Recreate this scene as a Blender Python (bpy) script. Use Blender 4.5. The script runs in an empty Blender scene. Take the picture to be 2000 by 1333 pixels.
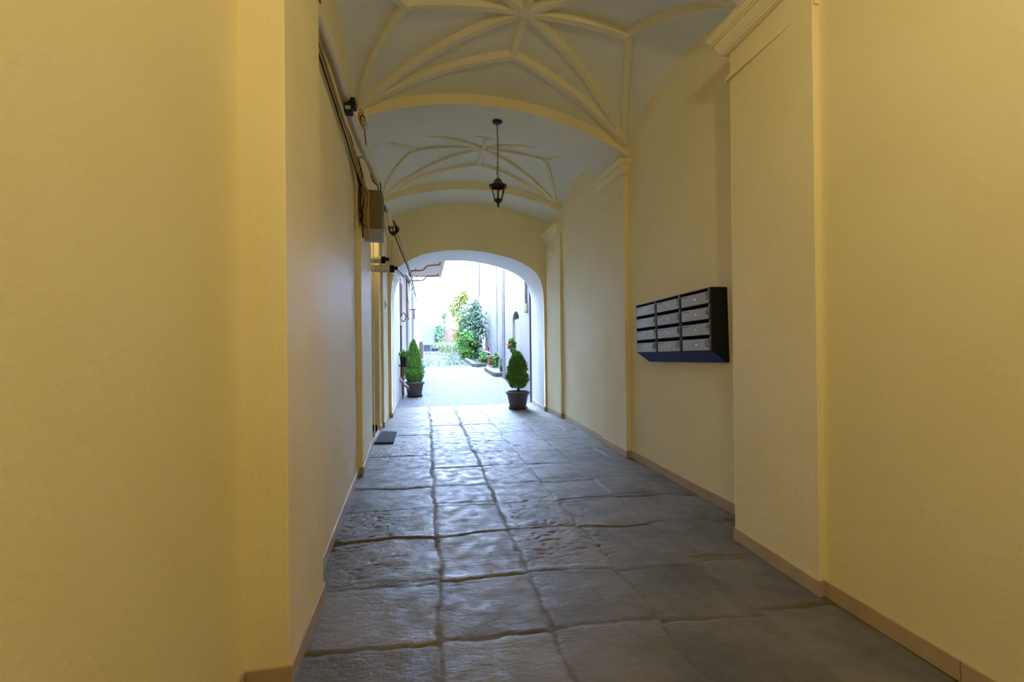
import bpy, bmesh, math, random
import numpy as np
from mathutils import Vector, Matrix
random.seed(7)
rng = np.random.default_rng(7)
scene = bpy.context.scene
COL = scene.collection
PI = math.pi

# ---------------------------------------------------------------- camera
H = 1.35
F_PX = 900.0
YAW = math.atan(170 / F_PX)
PITCH = math.atan(3.5 / F_PX)
ROLL = math.radians(-0.6)
fw = Vector((math.sin(YAW), math.cos(YAW), 0)); rt = Vector((math.cos(YAW), -math.sin(YAW), 0)); up = Vector((0, 0, 1))
FW = fw * math.cos(PITCH) + up * math.sin(PITCH)
UP = -fw * math.sin(PITCH) + up * math.cos(PITCH)
RT2 = rt * math.cos(ROLL) + UP * math.sin(ROLL)
UP2 = -rt * math.sin(ROLL) + UP * math.cos(ROLL)
cd = bpy.data.cameras.new('camera'); cam = bpy.data.objects.new('camera', cd); COL.objects.link(cam)
m = Matrix((RT2, UP2, -FW)).transposed().to_4x4(); m.translation = Vector((0, 0, H)); cam.matrix_world = m
cd.sensor_width = 36; cd.lens = F_PX / 2000 * 36; cd.clip_start = 0.02; cd.clip_end = 400
scene.camera = cam

# ---------------------------------------------------------------- world, lights, exposure
W = bpy.data.worlds.new('sky'); scene.world = W; W.use_nodes = True
bgn = W.node_tree.nodes['Background']
bgn.inputs[0].default_value = (0.455, 0.625, 1.0, 1); bgn.inputs[1].default_value = 56.0
SKY = bgn
ld = bpy.data.lights.new('lamp_bulb_light', 'POINT'); ld.energy = 56; ld.color = (1.0, 0.83, 0.45); ld.shadow_soft_size = 0.025
LAMP = bpy.data.objects.new('lamp_bulb_light', ld); COL.objects.link(LAMP); LAMP.location = (0.70, 0.05, 3.17)
vs = scene.view_settings
vs.view_transform = 'Standard'; vs.look = 'None'; vs.exposure = 0.06; vs.gamma = 1.0; vs.use_curve_mapping = False
try:
    scene.cycles.max_bounces = 14; scene.cycles.diffuse_bounces = 9; scene.cycles.glossy_bounces = 4
    scene.cycles.sample_clamp_indirect = 20.0; scene.cycles.use_denoising = True
except Exception: pass

# ---------------------------------------------------------------- materials
def mat(name, col, rough=0.8, metal=0.0, spec=0.5, var=None, vscale=3.0, bump=0.0, bscale=40.0, bdist=0.01, bdetail=4, alpha=None, vdetail=4):
    M = bpy.data.materials.new(name); M.use_nodes = True; nt = M.node_tree; b = nt.nodes['Principled BSDF']
    b.inputs['Base Color'].default_value = (*col, 1); b.inputs['Roughness'].default_value = rough
    b.inputs['Metallic'].default_value = metal; b.inputs['Specular IOR Level'].default_value = spec
    tc = nt.nodes.new('ShaderNodeTexCoord')
    if var:
        n = nt.nodes.new('ShaderNodeTexNoise'); n.inputs['Scale'].default_value = vscale; n.inputs['Detail'].default_value = vdetail
        nt.links.new(tc.outputs['Object'], n.inputs['Vector'])
        r = nt.nodes.new('ShaderNodeValToRGB'); r.color_ramp.elements[0].position = 0.35; r.color_ramp.elements[1].position = 0.65
        r.color_ramp.elements[0].color = (*col, 1); r.color_ramp.elements[1].color = (*var, 1)
        nt.links.new(n.outputs['Fac'], r.inputs['Fac']); nt.links.new(r.outputs['Color'], b.inputs['Base Color'])
    if bump:
        n = nt.nodes.new('ShaderNodeTexNoise'); n.inputs['Scale'].default_value = bscale; n.inputs['Detail'].default_value = bdetail
        nt.links.new(tc.outputs['Object'], n.inputs['Vector'])
        bp = nt.nodes.new('ShaderNodeBump'); bp.inputs['Strength'].default_value = bump; bp.inputs['Distance'].default_value = bdist
        nt.links.new(n.outputs['Fac'], bp.inputs['Height']); nt.links.new(bp.outputs['Normal'], b.inputs['Normal'])
    return M

M = {}
M['wall'] = mat('yellow_plaster', (0.83, 0.735, 0.46), 0.62, var=(0.86, 0.775, 0.52), vscale=1.6, bump=0.35, bscale=38, bdist=0.006, bdetail=5, spec=0.35)
M['vault'] = mat('cream_plaster', (0.81, 0.82, 0.76), 0.8, var=(0.76, 0.77, 0.72), vscale=1.3, bump=0.3, bscale=22, bdist=0.006)
M['rib'] = mat('rib_plaster', (0.83, 0.78, 0.58), 0.75, bump=0.25, bscale=30, bdist=0.004)
M['reveal'] = mat('white_plaster', (0.74, 0.735, 0.72), 0.75, bump=0.3, bscale=25, bdist=0.006)
M['tile'] = mat('skirting_tile', (0.50, 0.38, 0.25), 0.4, var=(0.42, 0.33, 0.23), vscale=9)
M['grout'] = mat('dark_gap', (0.06, 0.05, 0.04), 0.9)
M['black'] = mat('black_plastic', (0.006, 0.006, 0.007), 0.55, spec=0.25)
M['case'] = mat('black_lacquer', (0.010, 0.011, 0.016), 0.5, spec=0.2)
M['door_grey'] = mat('grey_steel', (0.34, 0.345, 0.36), 0.42, metal=0.3)
M['reflection_sheet'] = mat('painted_floor_reflection', (0.010, 0.045, 0.28), 0.5, spec=0.2)  # blue floor reflection put into the colour of the black cabinet's underside
M['lock'] = mat('pale_lock', (0.9, 0.9, 0.9), 0.35)
M['chrome'] = mat('chrome', (0.85, 0.85, 0.85), 0.25, metal=1)
M['print'] = mat('print_black', (0.01, 0.01, 0.012), 0.6)
M['iron'] = mat('lantern_iron', (0.03, 0.025, 0.02), 0.45, metal=0.5)
M['bronze'] = mat('bronze', (0.16, 0.11, 0.05), 0.45, metal=0.6)
M['blue'] = mat('dark_blue_enamel', (0.01, 0.02, 0.09), 0.35)
M['pvc'] = mat('white_pvc', (0.70, 0.66, 0.52), 0.45)
M['brown_box'] = mat('brown_painted_metal', (0.17, 0.12, 0.05), 0.5)
M['grey_box'] = mat('grey_painted_metal', (0.30, 0.34, 0.40), 0.45)
M['cable_tan'] = mat('tan_cable', (0.42, 0.30, 0.10), 0.6)
M['cable_dark'] = mat('dark_cable', (0.035, 0.028, 0.018), 0.7, spec=0.15)
M['cable_white'] = mat('white_cable', (0.80, 0.80, 0.76), 0.5)
M['rubber'] = mat('doormat_rubber', (0.018, 0.018, 0.022), 0.9, bump=1.0, bscale=160, bdist=0.006)
M['potdark'] = mat('brown_plastic', (0.085, 0.066, 0.072), 0.5)
M['soil'] = mat('soil', (0.035, 0.022, 0.014), 1.0, bump=1, bscale=60)
M['bark'] = mat('bark', (0.12, 0.07, 0.04), 0.9, bump=0.8, bscale=40)
M['thuja'] = mat('conifer_leaf', (0.055, 0.20, 0.025), 0.6, var=(0.18, 0.38, 0.05), vscale=14)
M['leaf'] = mat('green_leaf', (0.040, 0.145, 0.018), 0.6, var=(0.11, 0.24, 0.04), vscale=6)
M['leaf_blue'] = mat('dull_green_leaf', (0.045, 0.10, 0.045), 0.6, var=(0.12, 0.19, 0.11), vscale=3)
M['leaf_yellow'] = mat('yellow_leaf', (0.26, 0.22, 0.035), 0.6, var=(0.14, 0.21, 0.04), vscale=2)
M['grass'] = mat('grass', (0.045, 0.085, 0.020), 0.8, var=(0.085, 0.095, 0.028), vscale=0.5)
M['dirtgrass'] = mat('weedy_gravel', (0.085, 0.088, 0.082), 0.9, var=(0.040, 0.072, 0.040), vscale=1.3, bump=1.0, bscale=14, bdist=0.05)
M['terracotta'] = mat('terracotta', (0.25, 0.055, 0.026), 0.7)
M['stoneblock'] = mat('stone_block', (0.075, 0.068, 0.062), 0.85, var=(0.11, 0.10, 0.095), vscale=6, bump=0.5, bscale=20)
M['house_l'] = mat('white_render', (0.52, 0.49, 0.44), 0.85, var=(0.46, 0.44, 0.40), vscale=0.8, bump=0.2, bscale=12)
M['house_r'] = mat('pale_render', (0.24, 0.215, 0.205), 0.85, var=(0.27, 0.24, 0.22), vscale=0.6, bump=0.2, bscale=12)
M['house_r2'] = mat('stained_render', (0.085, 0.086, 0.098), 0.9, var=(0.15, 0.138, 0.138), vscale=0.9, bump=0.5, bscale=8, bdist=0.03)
M['niche'] = mat('niche_cream', (0.30, 0.27, 0.18), 0.85)
M['strip'] = mat('weathered_wood', (0.075, 0.062, 0.06), 0.85, var=(0.12, 0.10, 0.095), vscale=5)
M['shutter'] = mat('brown_shutter', (0.15, 0.05, 0.022), 0.6, var=(0.20, 0.075, 0.035), vscale=4)
M['darkframe'] = mat('dark_frame', (0.06, 0.045, 0.045), 0.6)
M['palegreen'] = mat('pale_green_board', (0.30, 0.33, 0.29), 0.7)
M['eave'] = mat('eave_boards', (0.85, 0.64, 0.53), 0.8, var=(0.88, 0.70, 0.60), vscale=3)
M['downpipe'] = mat('pale_blue_metal', (0.30, 0.36, 0.44), 0.5)
M['bluebin'] = mat('blue_plastic', (0.03, 0.035, 0.075), 0.5)
M['navy'] = mat('navy_plastic', (0.012, 0.014, 0.035), 0.5)
M['slab'] = mat('pale_slab', (0.40, 0.38, 0.35), 0.85)
M['farwall'] = mat('orange_render', (0.085, 0.042, 0.027), 0.9, var=(0.095, 0.055, 0.037), vscale=0.7)
M['bluewall'] = mat('pale_blue_metalwork', (0.06, 0.07, 0.085), 0.6)
M['red'] = mat('red_petal', (0.6, 0.05, 0.02), 0.5)
M['redcloth'] = mat('dark_red_plastic', (0.30, 0.05, 0.05), 0.6)
M['wood'] = mat('brown_wood', (0.16, 0.07, 0.035), 0.6)
M['doorwood'] = mat('door_wood', (0.12, 0.06, 0.03), 0.5)

def glass_mat():
    m_ = bpy.data.materials.new('lantern_glass'); m_.use_nodes = True; nt = m_.node_tree
    b = nt.nodes['Principled BSDF']; b.inputs['Transmission Weight'].default_value = 1.0; b.inputs['Roughness'].default_value = 0.02
    b.inputs['IOR'].default_value = 1.02; b.inputs['Base Color'].default_value = (0.95, 0.95, 0.95, 1)
    return m_
M['glass'] = glass_mat()
def emis(name, col, s):
    m_ = bpy.data.materials.new(name); m_.use_nodes = True; b = m_.node_tree.nodes['Principled BSDF']
    b.inputs['Emission Color'].default_value = (*col, 1); b.inputs['Emission Strength'].default_value = s; return m_
M['bulb'] = emis('lit_bulb', (1, 0.8, 0.46), 20)

def floor_mat():
    m_ = bpy.data.materials.new('worn_flagstone'); m_.use_nodes = True; nt = m_.node_tree; L = nt.links.new
    b = nt.nodes['Principled BSDF']; b.inputs['Specular IOR Level'].default_value = 0.42
    tc = nt.nodes.new('ShaderNodeTexCoord')
    def noise(s, d, r=0.55):
        n = nt.nodes.new('ShaderNodeTexNoise'); n.inputs['Scale'].default_value = s; n.inputs['Detail'].default_value = d; n.inputs['Roughness'].default_value = r
        L(tc.outputs['Object'], n.inputs['Vector']); return n
    a_s = nt.nodes.new('ShaderNodeAttribute'); a_s.attribute_name = 'slab'
    a_j = nt.nodes.new('ShaderNodeAttribute'); a_j.attribute_name = 'joint'
    n1 = noise(2.2, 6); r1 = nt.nodes.new('ShaderNodeValToRGB')
    r1.color_ramp.elements[0].position = 0.3; r1.color_ramp.elements[0].color = (0.085, 0.077, 0.055, 1)
    r1.color_ramp.elements[1].position = 0.72; r1.color_ramp.elements[1].color = (0.180, 0.165, 0.120, 1)
    L(n1.outputs['Fac'], r1.inputs['Fac'])
    mx = nt.nodes.new('ShaderNodeMix'); mx.data_type = 'RGBA'; mx.blend_type = 'MULTIPLY'; mx.inputs[0].default_value = 1
    L(r1.outputs['Color'], mx.inputs[6]); L(a_s.outputs['Color'], mx.inputs[7])
    mj = nt.nodes.new('ShaderNodeMix'); mj.data_type = 'RGBA'; mj.inputs[7].default_value = (0.080, 0.068, 0.048, 1)
    mm = nt.nodes.new('ShaderNodeMath'); mm.operation = 'MULTIPLY'; mm.inputs[1].default_value = 0.72
    L(a_j.outputs['Fac'], mm.inputs[0]); L(mm.outputs[0], mj.inputs[0]); L(mx.outputs[2], mj.inputs[6]); L(mj.outputs[2], b.inputs['Base Color'])
    n2 = noise(9, 5); mr = nt.nodes.new('ShaderNodeMapRange'); mr.inputs[1].default_value = 0.3; mr.inputs[2].default_value = 0.7; mr.inputs[3].default_value = 0.42; mr.inputs[4].default_value = 0.72
    L(n2.outputs['Fac'], mr.inputs[0])
    rj = nt.nodes.new('ShaderNodeMix'); rj.inputs[3].default_value = 0.95; L(a_j.outputs['Fac'], rj.inputs[0]); L(mr.outputs[0], rj.inputs[2]); L(rj.outputs[0], b.inputs['Roughness'])
    # chisel marks: stretched noise
    mp = nt.nodes.new('ShaderNodeMapping'); mp.inputs['Rotation'].default_value = (0, 0, 0.5); mp.inputs['Scale'].default_value = (11, 22, 9)
    L(tc.outputs['Object'], mp.inputs['Vector'])
    n3 = nt.nodes.new('ShaderNodeTexNoise'); n3.inputs['Scale'].default_value = 1.0; n3.inputs['Detail'].default_value = 6; n3.inputs['Distortion'].default_value = 1.2; L(mp.outputs[0], n3.inputs['Vector'])
    n4 = noise(60, 4)
    ad = nt.nodes.new('ShaderNodeMath'); ad.operation = 'MULTIPLY_ADD'; ad.inputs[1].default_value = 0.35
    L(n4.outputs['Fac'], ad.inputs[0]); L(n3.outputs['Fac'], ad.inputs[2])
    bp = nt.nodes.new('ShaderNodeBump'); bp.inputs['Strength'].default_value = 0.45; bp.inputs['Distance'].default_value = 0.010
    L(ad.outputs[0], bp.inputs['Height']); L(bp.outputs['Normal'], b.inputs['Normal'])
    return m_
M['floor'] = floor_mat()

def cobble_mat():
    m_ = bpy.data.materials.new('cobblestones'); m_.use_nodes = True; nt = m_.node_tree; L = nt.links.new
    b = nt.nodes['Principled BSDF']; b.inputs['Roughness'].default_value = 0.7
    tc = nt.nodes.new('ShaderNodeTexCoord'); mp = nt.nodes.new('ShaderNodeMapping'); mp.inputs['Scale'].default_value = (9, 9, 9); L(tc.outputs['Object'], mp.inputs[0])
    v = nt.nodes.new('ShaderNodeTexVoronoi'); v.feature = 'DISTANCE_TO_EDGE'; v.inputs['Scale'].default_value = 1; L(mp.outputs[0], v.inputs['Vector'])
    v2 = nt.nodes.new('ShaderNodeTexVoronoi'); v2.inputs['Scale'].default_value = 1; L(mp.outputs[0], v2.inputs['Vector'])
    r = nt.nodes.new('ShaderNodeValToRGB'); r.color_ramp.elements[0].position = 0.02; r.color_ramp.elements[0].color = (0.045, 0.043, 0.042, 1)
    r.color_ramp.elements[1].position = 0.16; r.color_ramp.elements[1].color = (0.088, 0.085, 0.083, 1); L(v.outputs['Distance'], r.inputs['Fac'])
    hs = nt.nodes.new('ShaderNodeMapRange'); hs.inputs[3].default_value = 0.8; hs.inputs[4].default_value = 1.15; L(v2.outputs['Color'], hs.inputs[0])
    mx = nt.nodes.new('ShaderNodeMix'); mx.data_type = 'RGBA'; mx.blend_type = 'MULTIPLY'; mx.inputs[0].default_value = 1; L(r.outputs['Color'], mx.inputs[6]); L(hs.outputs[0], mx.inputs[7])
    L(mx.outputs[2], b.inputs['Base Color'])
    cl = nt.nodes.new('ShaderNodeMath'); cl.operation = 'MINIMUM'; cl.inputs[1].default_value = 0.25; L(v.outputs['Distance'], cl.inputs[0])
    bp = nt.nodes.new('ShaderNodeBump'); bp.inputs['Strength'].default_value = 1.0; bp.inputs['Distance'].default_value = 0.06; L(cl.outputs[0], bp.inputs['Height']); L(bp.outputs['Normal'], b.inputs['Normal'])
    return m_
M['cobble'] = cobble_mat()

# ---------------------------------------------------------------- helpers
class MB:
    def __init__(s): s.v = []; s.f = []
    def add(s, vs_, fs_):
        o = len(s.v); s.v += [tuple(p) for p in vs_]; s.f += [tuple(i + o for i in f) for f in fs_]; return s
    def box(s, a, b):
        x0, y0, z0 = a; x1, y1, z1 = b
        return s.add([(x0, y0, z0), (x1, y0, z0), (x1, y1, z0), (x0, y1, z0), (x0, y0, z1), (x1, y0, z1), (x1, y1, z1), (x0, y1, z1)],
                     [(0, 3, 2, 1), (4, 5, 6, 7), (0, 1, 5, 4), (1, 2, 6, 5), (2, 3, 7, 6), (3, 0, 4, 7)])
    def prism(s, poly, z0, z1):      # plan polygon extruded in z
        n = len(poly)
        return s.add([(x, y, z0) for x, y in poly] + [(x, y, z1) for x, y in poly],
                     [tuple(range(n))[::-1], tuple(range(n, 2 * n))] + [(i, (i + 1) % n, n + (i + 1) % n, n + i) for i in range(n)])
    def prism_y(s, poly, y0, y1):    # x-z polygon extruded in y
        n = len(poly)
        return s.add([(x, y0, z) for x, z in poly] + [(x, y1, z) for x, z in poly],
                     [tuple(range(n)), tuple(range(n, 2 * n))[::-1]] + [(i, n + i, n + (i + 1) % n, (i + 1) % n) for i in range(n)])
    def tube(s, pts, r, n=8, cap=True):
        pts = [Vector(p) for p in pts]; rings = []
        rr = r if isinstance(r, (list, tuple)) else [r] * len(pts)
        prev = None
        for i, p in enumerate(pts):
            t = (pts[min(i + 1, len(pts) - 1)] - pts[max(i - 1, 0)]).normalized()
            if prev is None:
                a = t.orthogonal().normalized()
            else:
                a = (prev - t * prev.dot(t)); a = a.normalized() if a.length > 1e-6 else t.orthogonal().normalized()
            prev = a; b = t.cross(a)
            rings.append([p + (a * math.cos(2 * PI * k / n) + b * math.sin(2 * PI * k / n)) * rr[i] for k in range(n)])
        vs_ = [q for R in rings for q in R]; fs_ = []
        for i in range(len(pts) - 1):
            for k in range(n):
                fs_.append((i * n + k, i * n + (k + 1) % n, (i + 1) * n + (k + 1) % n, (i + 1) * n + k))
        if cap: fs_ += [tuple(range(n))[::-1], tuple(range((len(pts) - 1) * n, len(pts) * n))]
        return s.add(vs_, fs_)
    def lathe(s, prof, c=(0, 0, 0), n=24, a0=0):
        vs_ = []; fs_ = []
        for r, z in prof:
            for k in range(n):
                a = a0 + 2 * PI * k / n; vs_.append((c[0] + r * math.cos(a), c[1] + r * math.sin(a), c[2] + z))
        for i in range(len(prof) - 1):
            for k in range(n):
                fs_.append((i * n + k, i * n + (k + 1) % n, (i + 1) * n + (k + 1) % n, (i + 1) * n + k))
        fs_ += [tuple(range(n))[::-1], tuple(range((len(prof) - 1) * n, len(prof) * n))]
        return s.add(vs_, fs_)
    def build(s, name, material, parent=None, smooth=False, bevel=0, fix=True):
        me = bpy.data.meshes.new(name); me.from_pydata(s.v, [], s.f); me.update()
        if fix:
            bm = bmesh.new(); bm.from_mesh(me); bmesh.ops.recalc_face_normals(bm, faces=bm.faces); bm.to_mesh(me); bm.free()
        if smooth:
            me.polygons.foreach_set('use_smooth', [True] * len(me.polygons))
            try: me.set_sharp_from_angle(angle=math.radians(40))
            except Exception: pass
        me.materials.append(M[material] if isinstance(material, str) else material)
        o = bpy.data.objects.new(name, me); COL.objects.link(o)
        if parent is not None: o.parent = parent; o.matrix_parent_inverse = Matrix.Identity(4); o.location = -PW(parent)
        if bevel:
            bv = o.modifiers.new('bevel', 'BEVEL'); bv.width = bevel; bv.segments = 2; bv.limit_method = 'ANGLE'; bv.angle_limit = math.radians(35)
        return o

def PW(o):   # world offset of a parent made only of translations
    p = Vector(o.location)
    while o.parent is not None:
        o = o.parent; p += Vector(o.location)
    return p

def empty(name, loc, label=None, cat=None, group=None):
    o = bpy.data.objects.new(name, None); COL.objects.link(o); o.location = loc; o.empty_display_size = 0.1
    if label: o['label'] = label
    if cat: o['category'] = cat
    if group: o['group'] = group
    return o
def tag(o, label, cat, group=None, kind=None):
    o['label'] = label; o['category'] = cat
    if group: o['group'] = group
    if kind: o['kind'] = kind
    return o
def struct(o, label=None, cat=None):
    o['kind'] = 'structure'
    if label: o['label'] = label
    if cat: o['category'] = cat
    return o

# ray helpers: turn a measured point of the place into coordinates
def ray(x, y):
    return FW + RT2 * ((x - 1000) / F_PX) + UP2 * (-(y - 666.5) / F_PX)
def atY(x, y, Y):
    r = ray(x, y); return r * (Y / r.y) + Vector((0, 0, H))
def gz(Y): return max(0.0, 0.04 * (Y - 12)) if Y < 50 else 1.52

# ================================================================ PASSAGE
def arch2(x): return 3.968 - (3.56 - math.sqrt(3.56 ** 2 - (x - 0.625) ** 2))
def arch3(x): return 4.000 - (3.81 - math.sqrt(3.81 ** 2 - (x - 0.85) ** 2))
YT = 4.55

# ---- walls
struct(MB().prism([(2.065, -2.3), (2.065, 2.1), (2.352, 2.1), (2.352, 5.05), (2.352, 5.8), (2.374, 6.7), (2.42, 7.75), (2.42, 8.78), (2.95, 8.78), (2.95, -2.3)], -0.05, YT)
       .build('wall_right', 'wall'), 'pale yellow plastered right side wall of the vaulted passage', 'wall')
struct(MB().prism([(-0.71, -2.3), (-0.71, 2.3), (-0.603, 2.5), (-0.692, 5.05), (-0.715, 6.49), (-1.15, 6.49), (-1.15, 7.42), (-0.695, 7.42), (-0.705, 7.8), (-0.705, 8.78), (-1.7, 8.78), (-1.7, -2.3)], -0.05, YT)
       .build('wall_left', 'wall'), 'pale yellow plastered left side wall of the vaulted passage', 'wall')
struct(MB().box((-1.2, 6.47, 3.15), (-0.71, 7.44, YT)).build('wall_lintel', 'wall'), 'plastered lintel above the doorway recess', 'wall')
# end wall with arched opening
PROF = [(-0.607, 2.05), (-0.600, 2.33), (-0.560, 2.57), (-0.470, 2.755), (-0.300, 2.89), (0.016, 3.035), (0.395, 3.108), (0.732, 3.127), (1.172, 3.098), (1.670, 2.985), (1.960, 2.86), (2.130, 2.735), (2.235, 2.565), (2.288, 2.34), (2.300, 2.05)]
def open_prof(xl, xr, dz):
    P = [Vector((p[0], p[1], 0)) for p in PROF]; out = []
    for i in range(len(P) - 1):
        p0 = P[max(i - 1, 0)]; p1 = P[i]; p2 = P[i + 1]; p3 = P[min(i + 2, len(P) - 1)]
        for k in range(4):
            t = k / 4; q = 0.5 * ((2 * p1) + (p2 - p0) * t + (2 * p0 - 5 * p1 + 4 * p2 - p3) * t * t + (3 * p1 - p0 - 3 * p2 + p3) * t ** 3)
            out.append((q.x, q.y))
    out.append(PROF[-1])
    return [(xl + (x + 0.607) / 2.907 * (xr - xl), z + dz) for x, z in out]
fr = [(-0.607, -0.05)] + open_prof(-0.607, 2.30, 0) + [(2.30, -0.05)]
bk = [(-0.620, -0.05)] + open_prof(-0.620, 2.345, 0.02) + [(2.345, -0.05)]
def end_wall():
    n = len(fr); mb = MB(); vs_ = []; fs_ = []
    def outer(p, i):   # outer frame point matched with profile point
        if i == 0: return (-1.7, -0.05)
        if i == n - 1: return (2.95, -0.05)
        t = (i - 1) / (n - 3)
        if t < 0.15: return (-1.7, 2.05 + (YT - 2.05) * t / 0.15)
        if t > 0.85: return (2.95, 2.05 + (YT - 2.05) * (1 - t) / 0.15)
        return (-1.7 + 4.65 * (t - 0.15) / 0.7, YT)
    for Y, pr in ((8.76, fr), (10.04, bk)):
        for i, p in enumerate(pr): vs_.append((p[0], Y, p[1]))
        for i, p in enumerate(pr): o = outer(p, i); vs_.append((o[0], Y, o[1]))
    for i in range(n - 1):
        fs_.append((i, i + 1, n + i + 1, n + i)); fs_.append((2 * n + i, 3 * n + i, 3 * n + i + 1, 2 * n + i + 1))
        fs_.append((n + i, n + i + 1, 3 * n + i + 1, 3 * n + i))
    return mb.add(vs_, fs_)
struct(end_wall().build('wall_end', 'wall'), 'yellow end wall of the passage around the arched opening', 'wall')
rv = MB(); n_ = len(fr)
rv.add([(p[0] + (0.004 if p[0] < 0.85 else -0.004), 8.763, p[1] - (0.004 if 0 < i < n_ - 1 else 0)) for i, p in enumerate(fr)] +
       [(p[0] + (0.004 if p[0] < 0.85 else -0.004), 10.037, p[1] - (0.004 if 0 < i < n_ - 1 else 0)) for i, p in enumerate(bk)],
       [(i, i + 1, n_ + i + 1, n_ + i) for i in range(n_ - 1)])
ro = rv.build('trim_reveal', 'reveal', smooth=True); struct(ro, 'white plastered reveal of the arched opening', 'trim')
# back wall with gate (behind the viewpoint)
struct(MB().box((-1.7, -2.6, -0.05), (2.95, -2.3, YT)).build('wall_back', 'wall'), 'plastered wall behind the viewpoint', 'wall')
dg = MB()
for i in range(2):
    x0 = -0.3 + i * 1.06
    dg.box((x0, -2.3, 0), (x0 + 1.04, -2.24, 2.6))
    for zz in (0.15, 1.45): dg.box((x0 + 0.14, -2.25, zz), (x0 + 0.9, -2.225, zz + 1.0))
struct(dg.build('door_1', 'doorwood', bevel=0.006), 'wooden double gate closing the passage', 'door')
struct(MB().box((-1.16, 6.50, 0.09), (-1.10, 7.41, 2.45)).build('door_2', 'doorwood', bevel=0.004), 'door in the left wall recess', 'door')
struct(MB().box((-1.145, 6.495, 0.0), (-0.74, 7.415, 0.012)).build('trim_threshold_slab', 'stoneblock'), 'stone doorway floor in the recess', 'trim')
struct(MB().box((-0.735, 6.495, 0.0), (-0.70, 7.43, 0.022)).build('trim_threshold', 'reveal', bevel=0.004), 'pale threshold strip at the doorway', 'trim')
struct(MB().box((-1.14, 7.395, 0.012), (-0.74, 7.418, 0.10)).build('baseboard_recess', 'black'), 'dark skirting inside the doorway recess', 'trim')
struct(MB().box((-3.2, -2.6, YT), (5.2, 10.04, 8.0)).build('wall_leak_cover', 'house_l'), 'unseen upper storey block added over the passage to stop sky light leaking in', 'wall')  # unseen solid block, added above the vaults to keep sky light from leaking in
struct(MB().box((-9.0, 9.9, -0.05), (-1.7, 10.04, 8.0)).box((2.95, 9.9, -0.05), (9.0, 10.04, 8.0)).build('wall_outer', 'house_l'), 'courtyard face of the building beside the passage', 'wall')

# ---- pilasters with capitals
def capital(mb, x0, x1, y0, y1, zt, side, far=True):   # x0 = wall side
    def ring(z0, z1, a, b):
        def rect(o, z):
            xi = x0; xo = x1 - o if side > 0 else x1 + o
            return [(xi, y0 - o, z), (xo, y0 - o, z), (xo, y1 + o, z), (xi, y1 + o, z)]
        mb.add(rect(a, z0) + rect(b, z1), [(3, 2, 1, 0), (4, 5, 6, 7), (0, 1, 5, 4), (1, 2, 6, 5), (2, 3, 7, 6), (3, 0, 4, 7)])
    ring(zt - 0.150, zt - 0.140, 0.010, 0.030); ring(zt - 0.140, zt - 0.120, 0.034, 0.034)
    ring(zt - 0.120, zt - 0.062, 0.036, 0.064); ring(zt - 0.062, zt - 0.046, 0.072, 0.072)
    ring(zt - 0.046, zt - 0.012, 0.076, 0.098); ring(zt - 0.012, zt, 0.102, 0.102)
def neck(mb, x0, x1, y0, y1, z, side):
    o = 0.012; xo = x1 - o if side > 0 else x1 + o
    mb.box((min(x0, xo), y0 - o, z - 0.026), (max(x0, xo), y1 + o, z))
def pilaster(n, pts, y0, y1, xb, zcap, zneck, label):
    (xa, xc) = pts
    struct(MB().prism([(xa, y0), (xc, y1), (xb, y1), (xb, y0)], -0.05, zcap - 0.01).build('trim_%d' % n, 'wall', bevel=0.006), label, 'pilaster')
    mb = MB(); xm = (xa + xc) / 2; capital(mb, xb, xm, y0, y1, zcap, 1); neck(mb, xb, xm, y0, y1, zneck, 1)
    struct(mb.build('trim_%d' % (n + 10), 'wall', bevel=0.004), 'moulded capital of the ' + label, 'capital')
pilaster(1, (2.030, 2.062), 2.09, 2.81, 2.40, 3.45, 3.150, 'nearest right pilaster, just before the letterboxes')
pilaster(2, (2.297, 2.300), 5.03, 5.78, 2.45, 3.45, 3.085, 'middle right pilaster, just beyond the letterboxes')
pilaster(3, (2.372, 2.340), 7.90, 8.745, 2.50, 3.45, 3.080, 'farthest right pilaster beside the arched opening')
struct(MB().prism([(-0.54, 1.97), (-0.545, 2.62), (-0.9, 2.62), (-0.9, 1.97)], -0.05, YT).build('trim_4', 'wall', bevel=0.006), 'nearest left pilaster', 'pilaster')
struct(MB().prism([(-0.645, 4.98), (-0.708, 6.485), (-0.9, 6.485), (-0.9, 4.98)], -0.05, 3.22).build('trim_5', 'wall', bevel=0.006), 'middle left pilaster below the tangle of cables', 'pilaster')
struct(MB().prism([(-0.662, 7.75), (-0.662, 8.69), (-0.9, 8.69), (-0.9, 7.75)], -0.05, 3.35).build('trim_6', 'wall', bevel=0.006), 'far left pilaster beyond the doorway', 'pilaster')

# ---- transverse arches
def arch_solid(fn, y0, y1, xl, xr, name, label):
    N = 48; xs = [xl + (xr - xl) * i / N for i in range(N + 1)]
    mb = MB(); nb = N + 1
    vs_ = [(x, y0, fn(x)) for x in xs] + [(x, y0, YT) for x in xs] + [(x, y1, fn(x)) for x in xs] + [(x, y1, YT) for x in xs]
    fa = []; fb = []
    for i in range(N):
        fa.append((i, i + 1, nb + i + 1, nb + i)); fa.append((2 * nb + i, 3 * nb + i, 3 * nb + i + 1, 2 * nb + i + 1))
        fb.append((i, 2 * nb + i, 2 * nb + i + 1, i + 1))
    mb.add(vs_, fa + fb + [(0, nb, 3 * nb, 2 * nb), (N, 2 * nb + N, 3 * nb + N, nb + N)])
    o = mb.build(name, 'wall', smooth=True, fix=False); o.data.materials.append(M['vault'])
    for p in o.data.polygons[2 * N:3 * N]: p.material_index = 1
    bm = bmesh.new(); bm.from_mesh(o.data); bmesh.ops.recalc_face_normals(bm, faces=bm.faces); bm.to_mesh(o.data); bm.free()
    return struct(o, label, 'arch')
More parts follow.
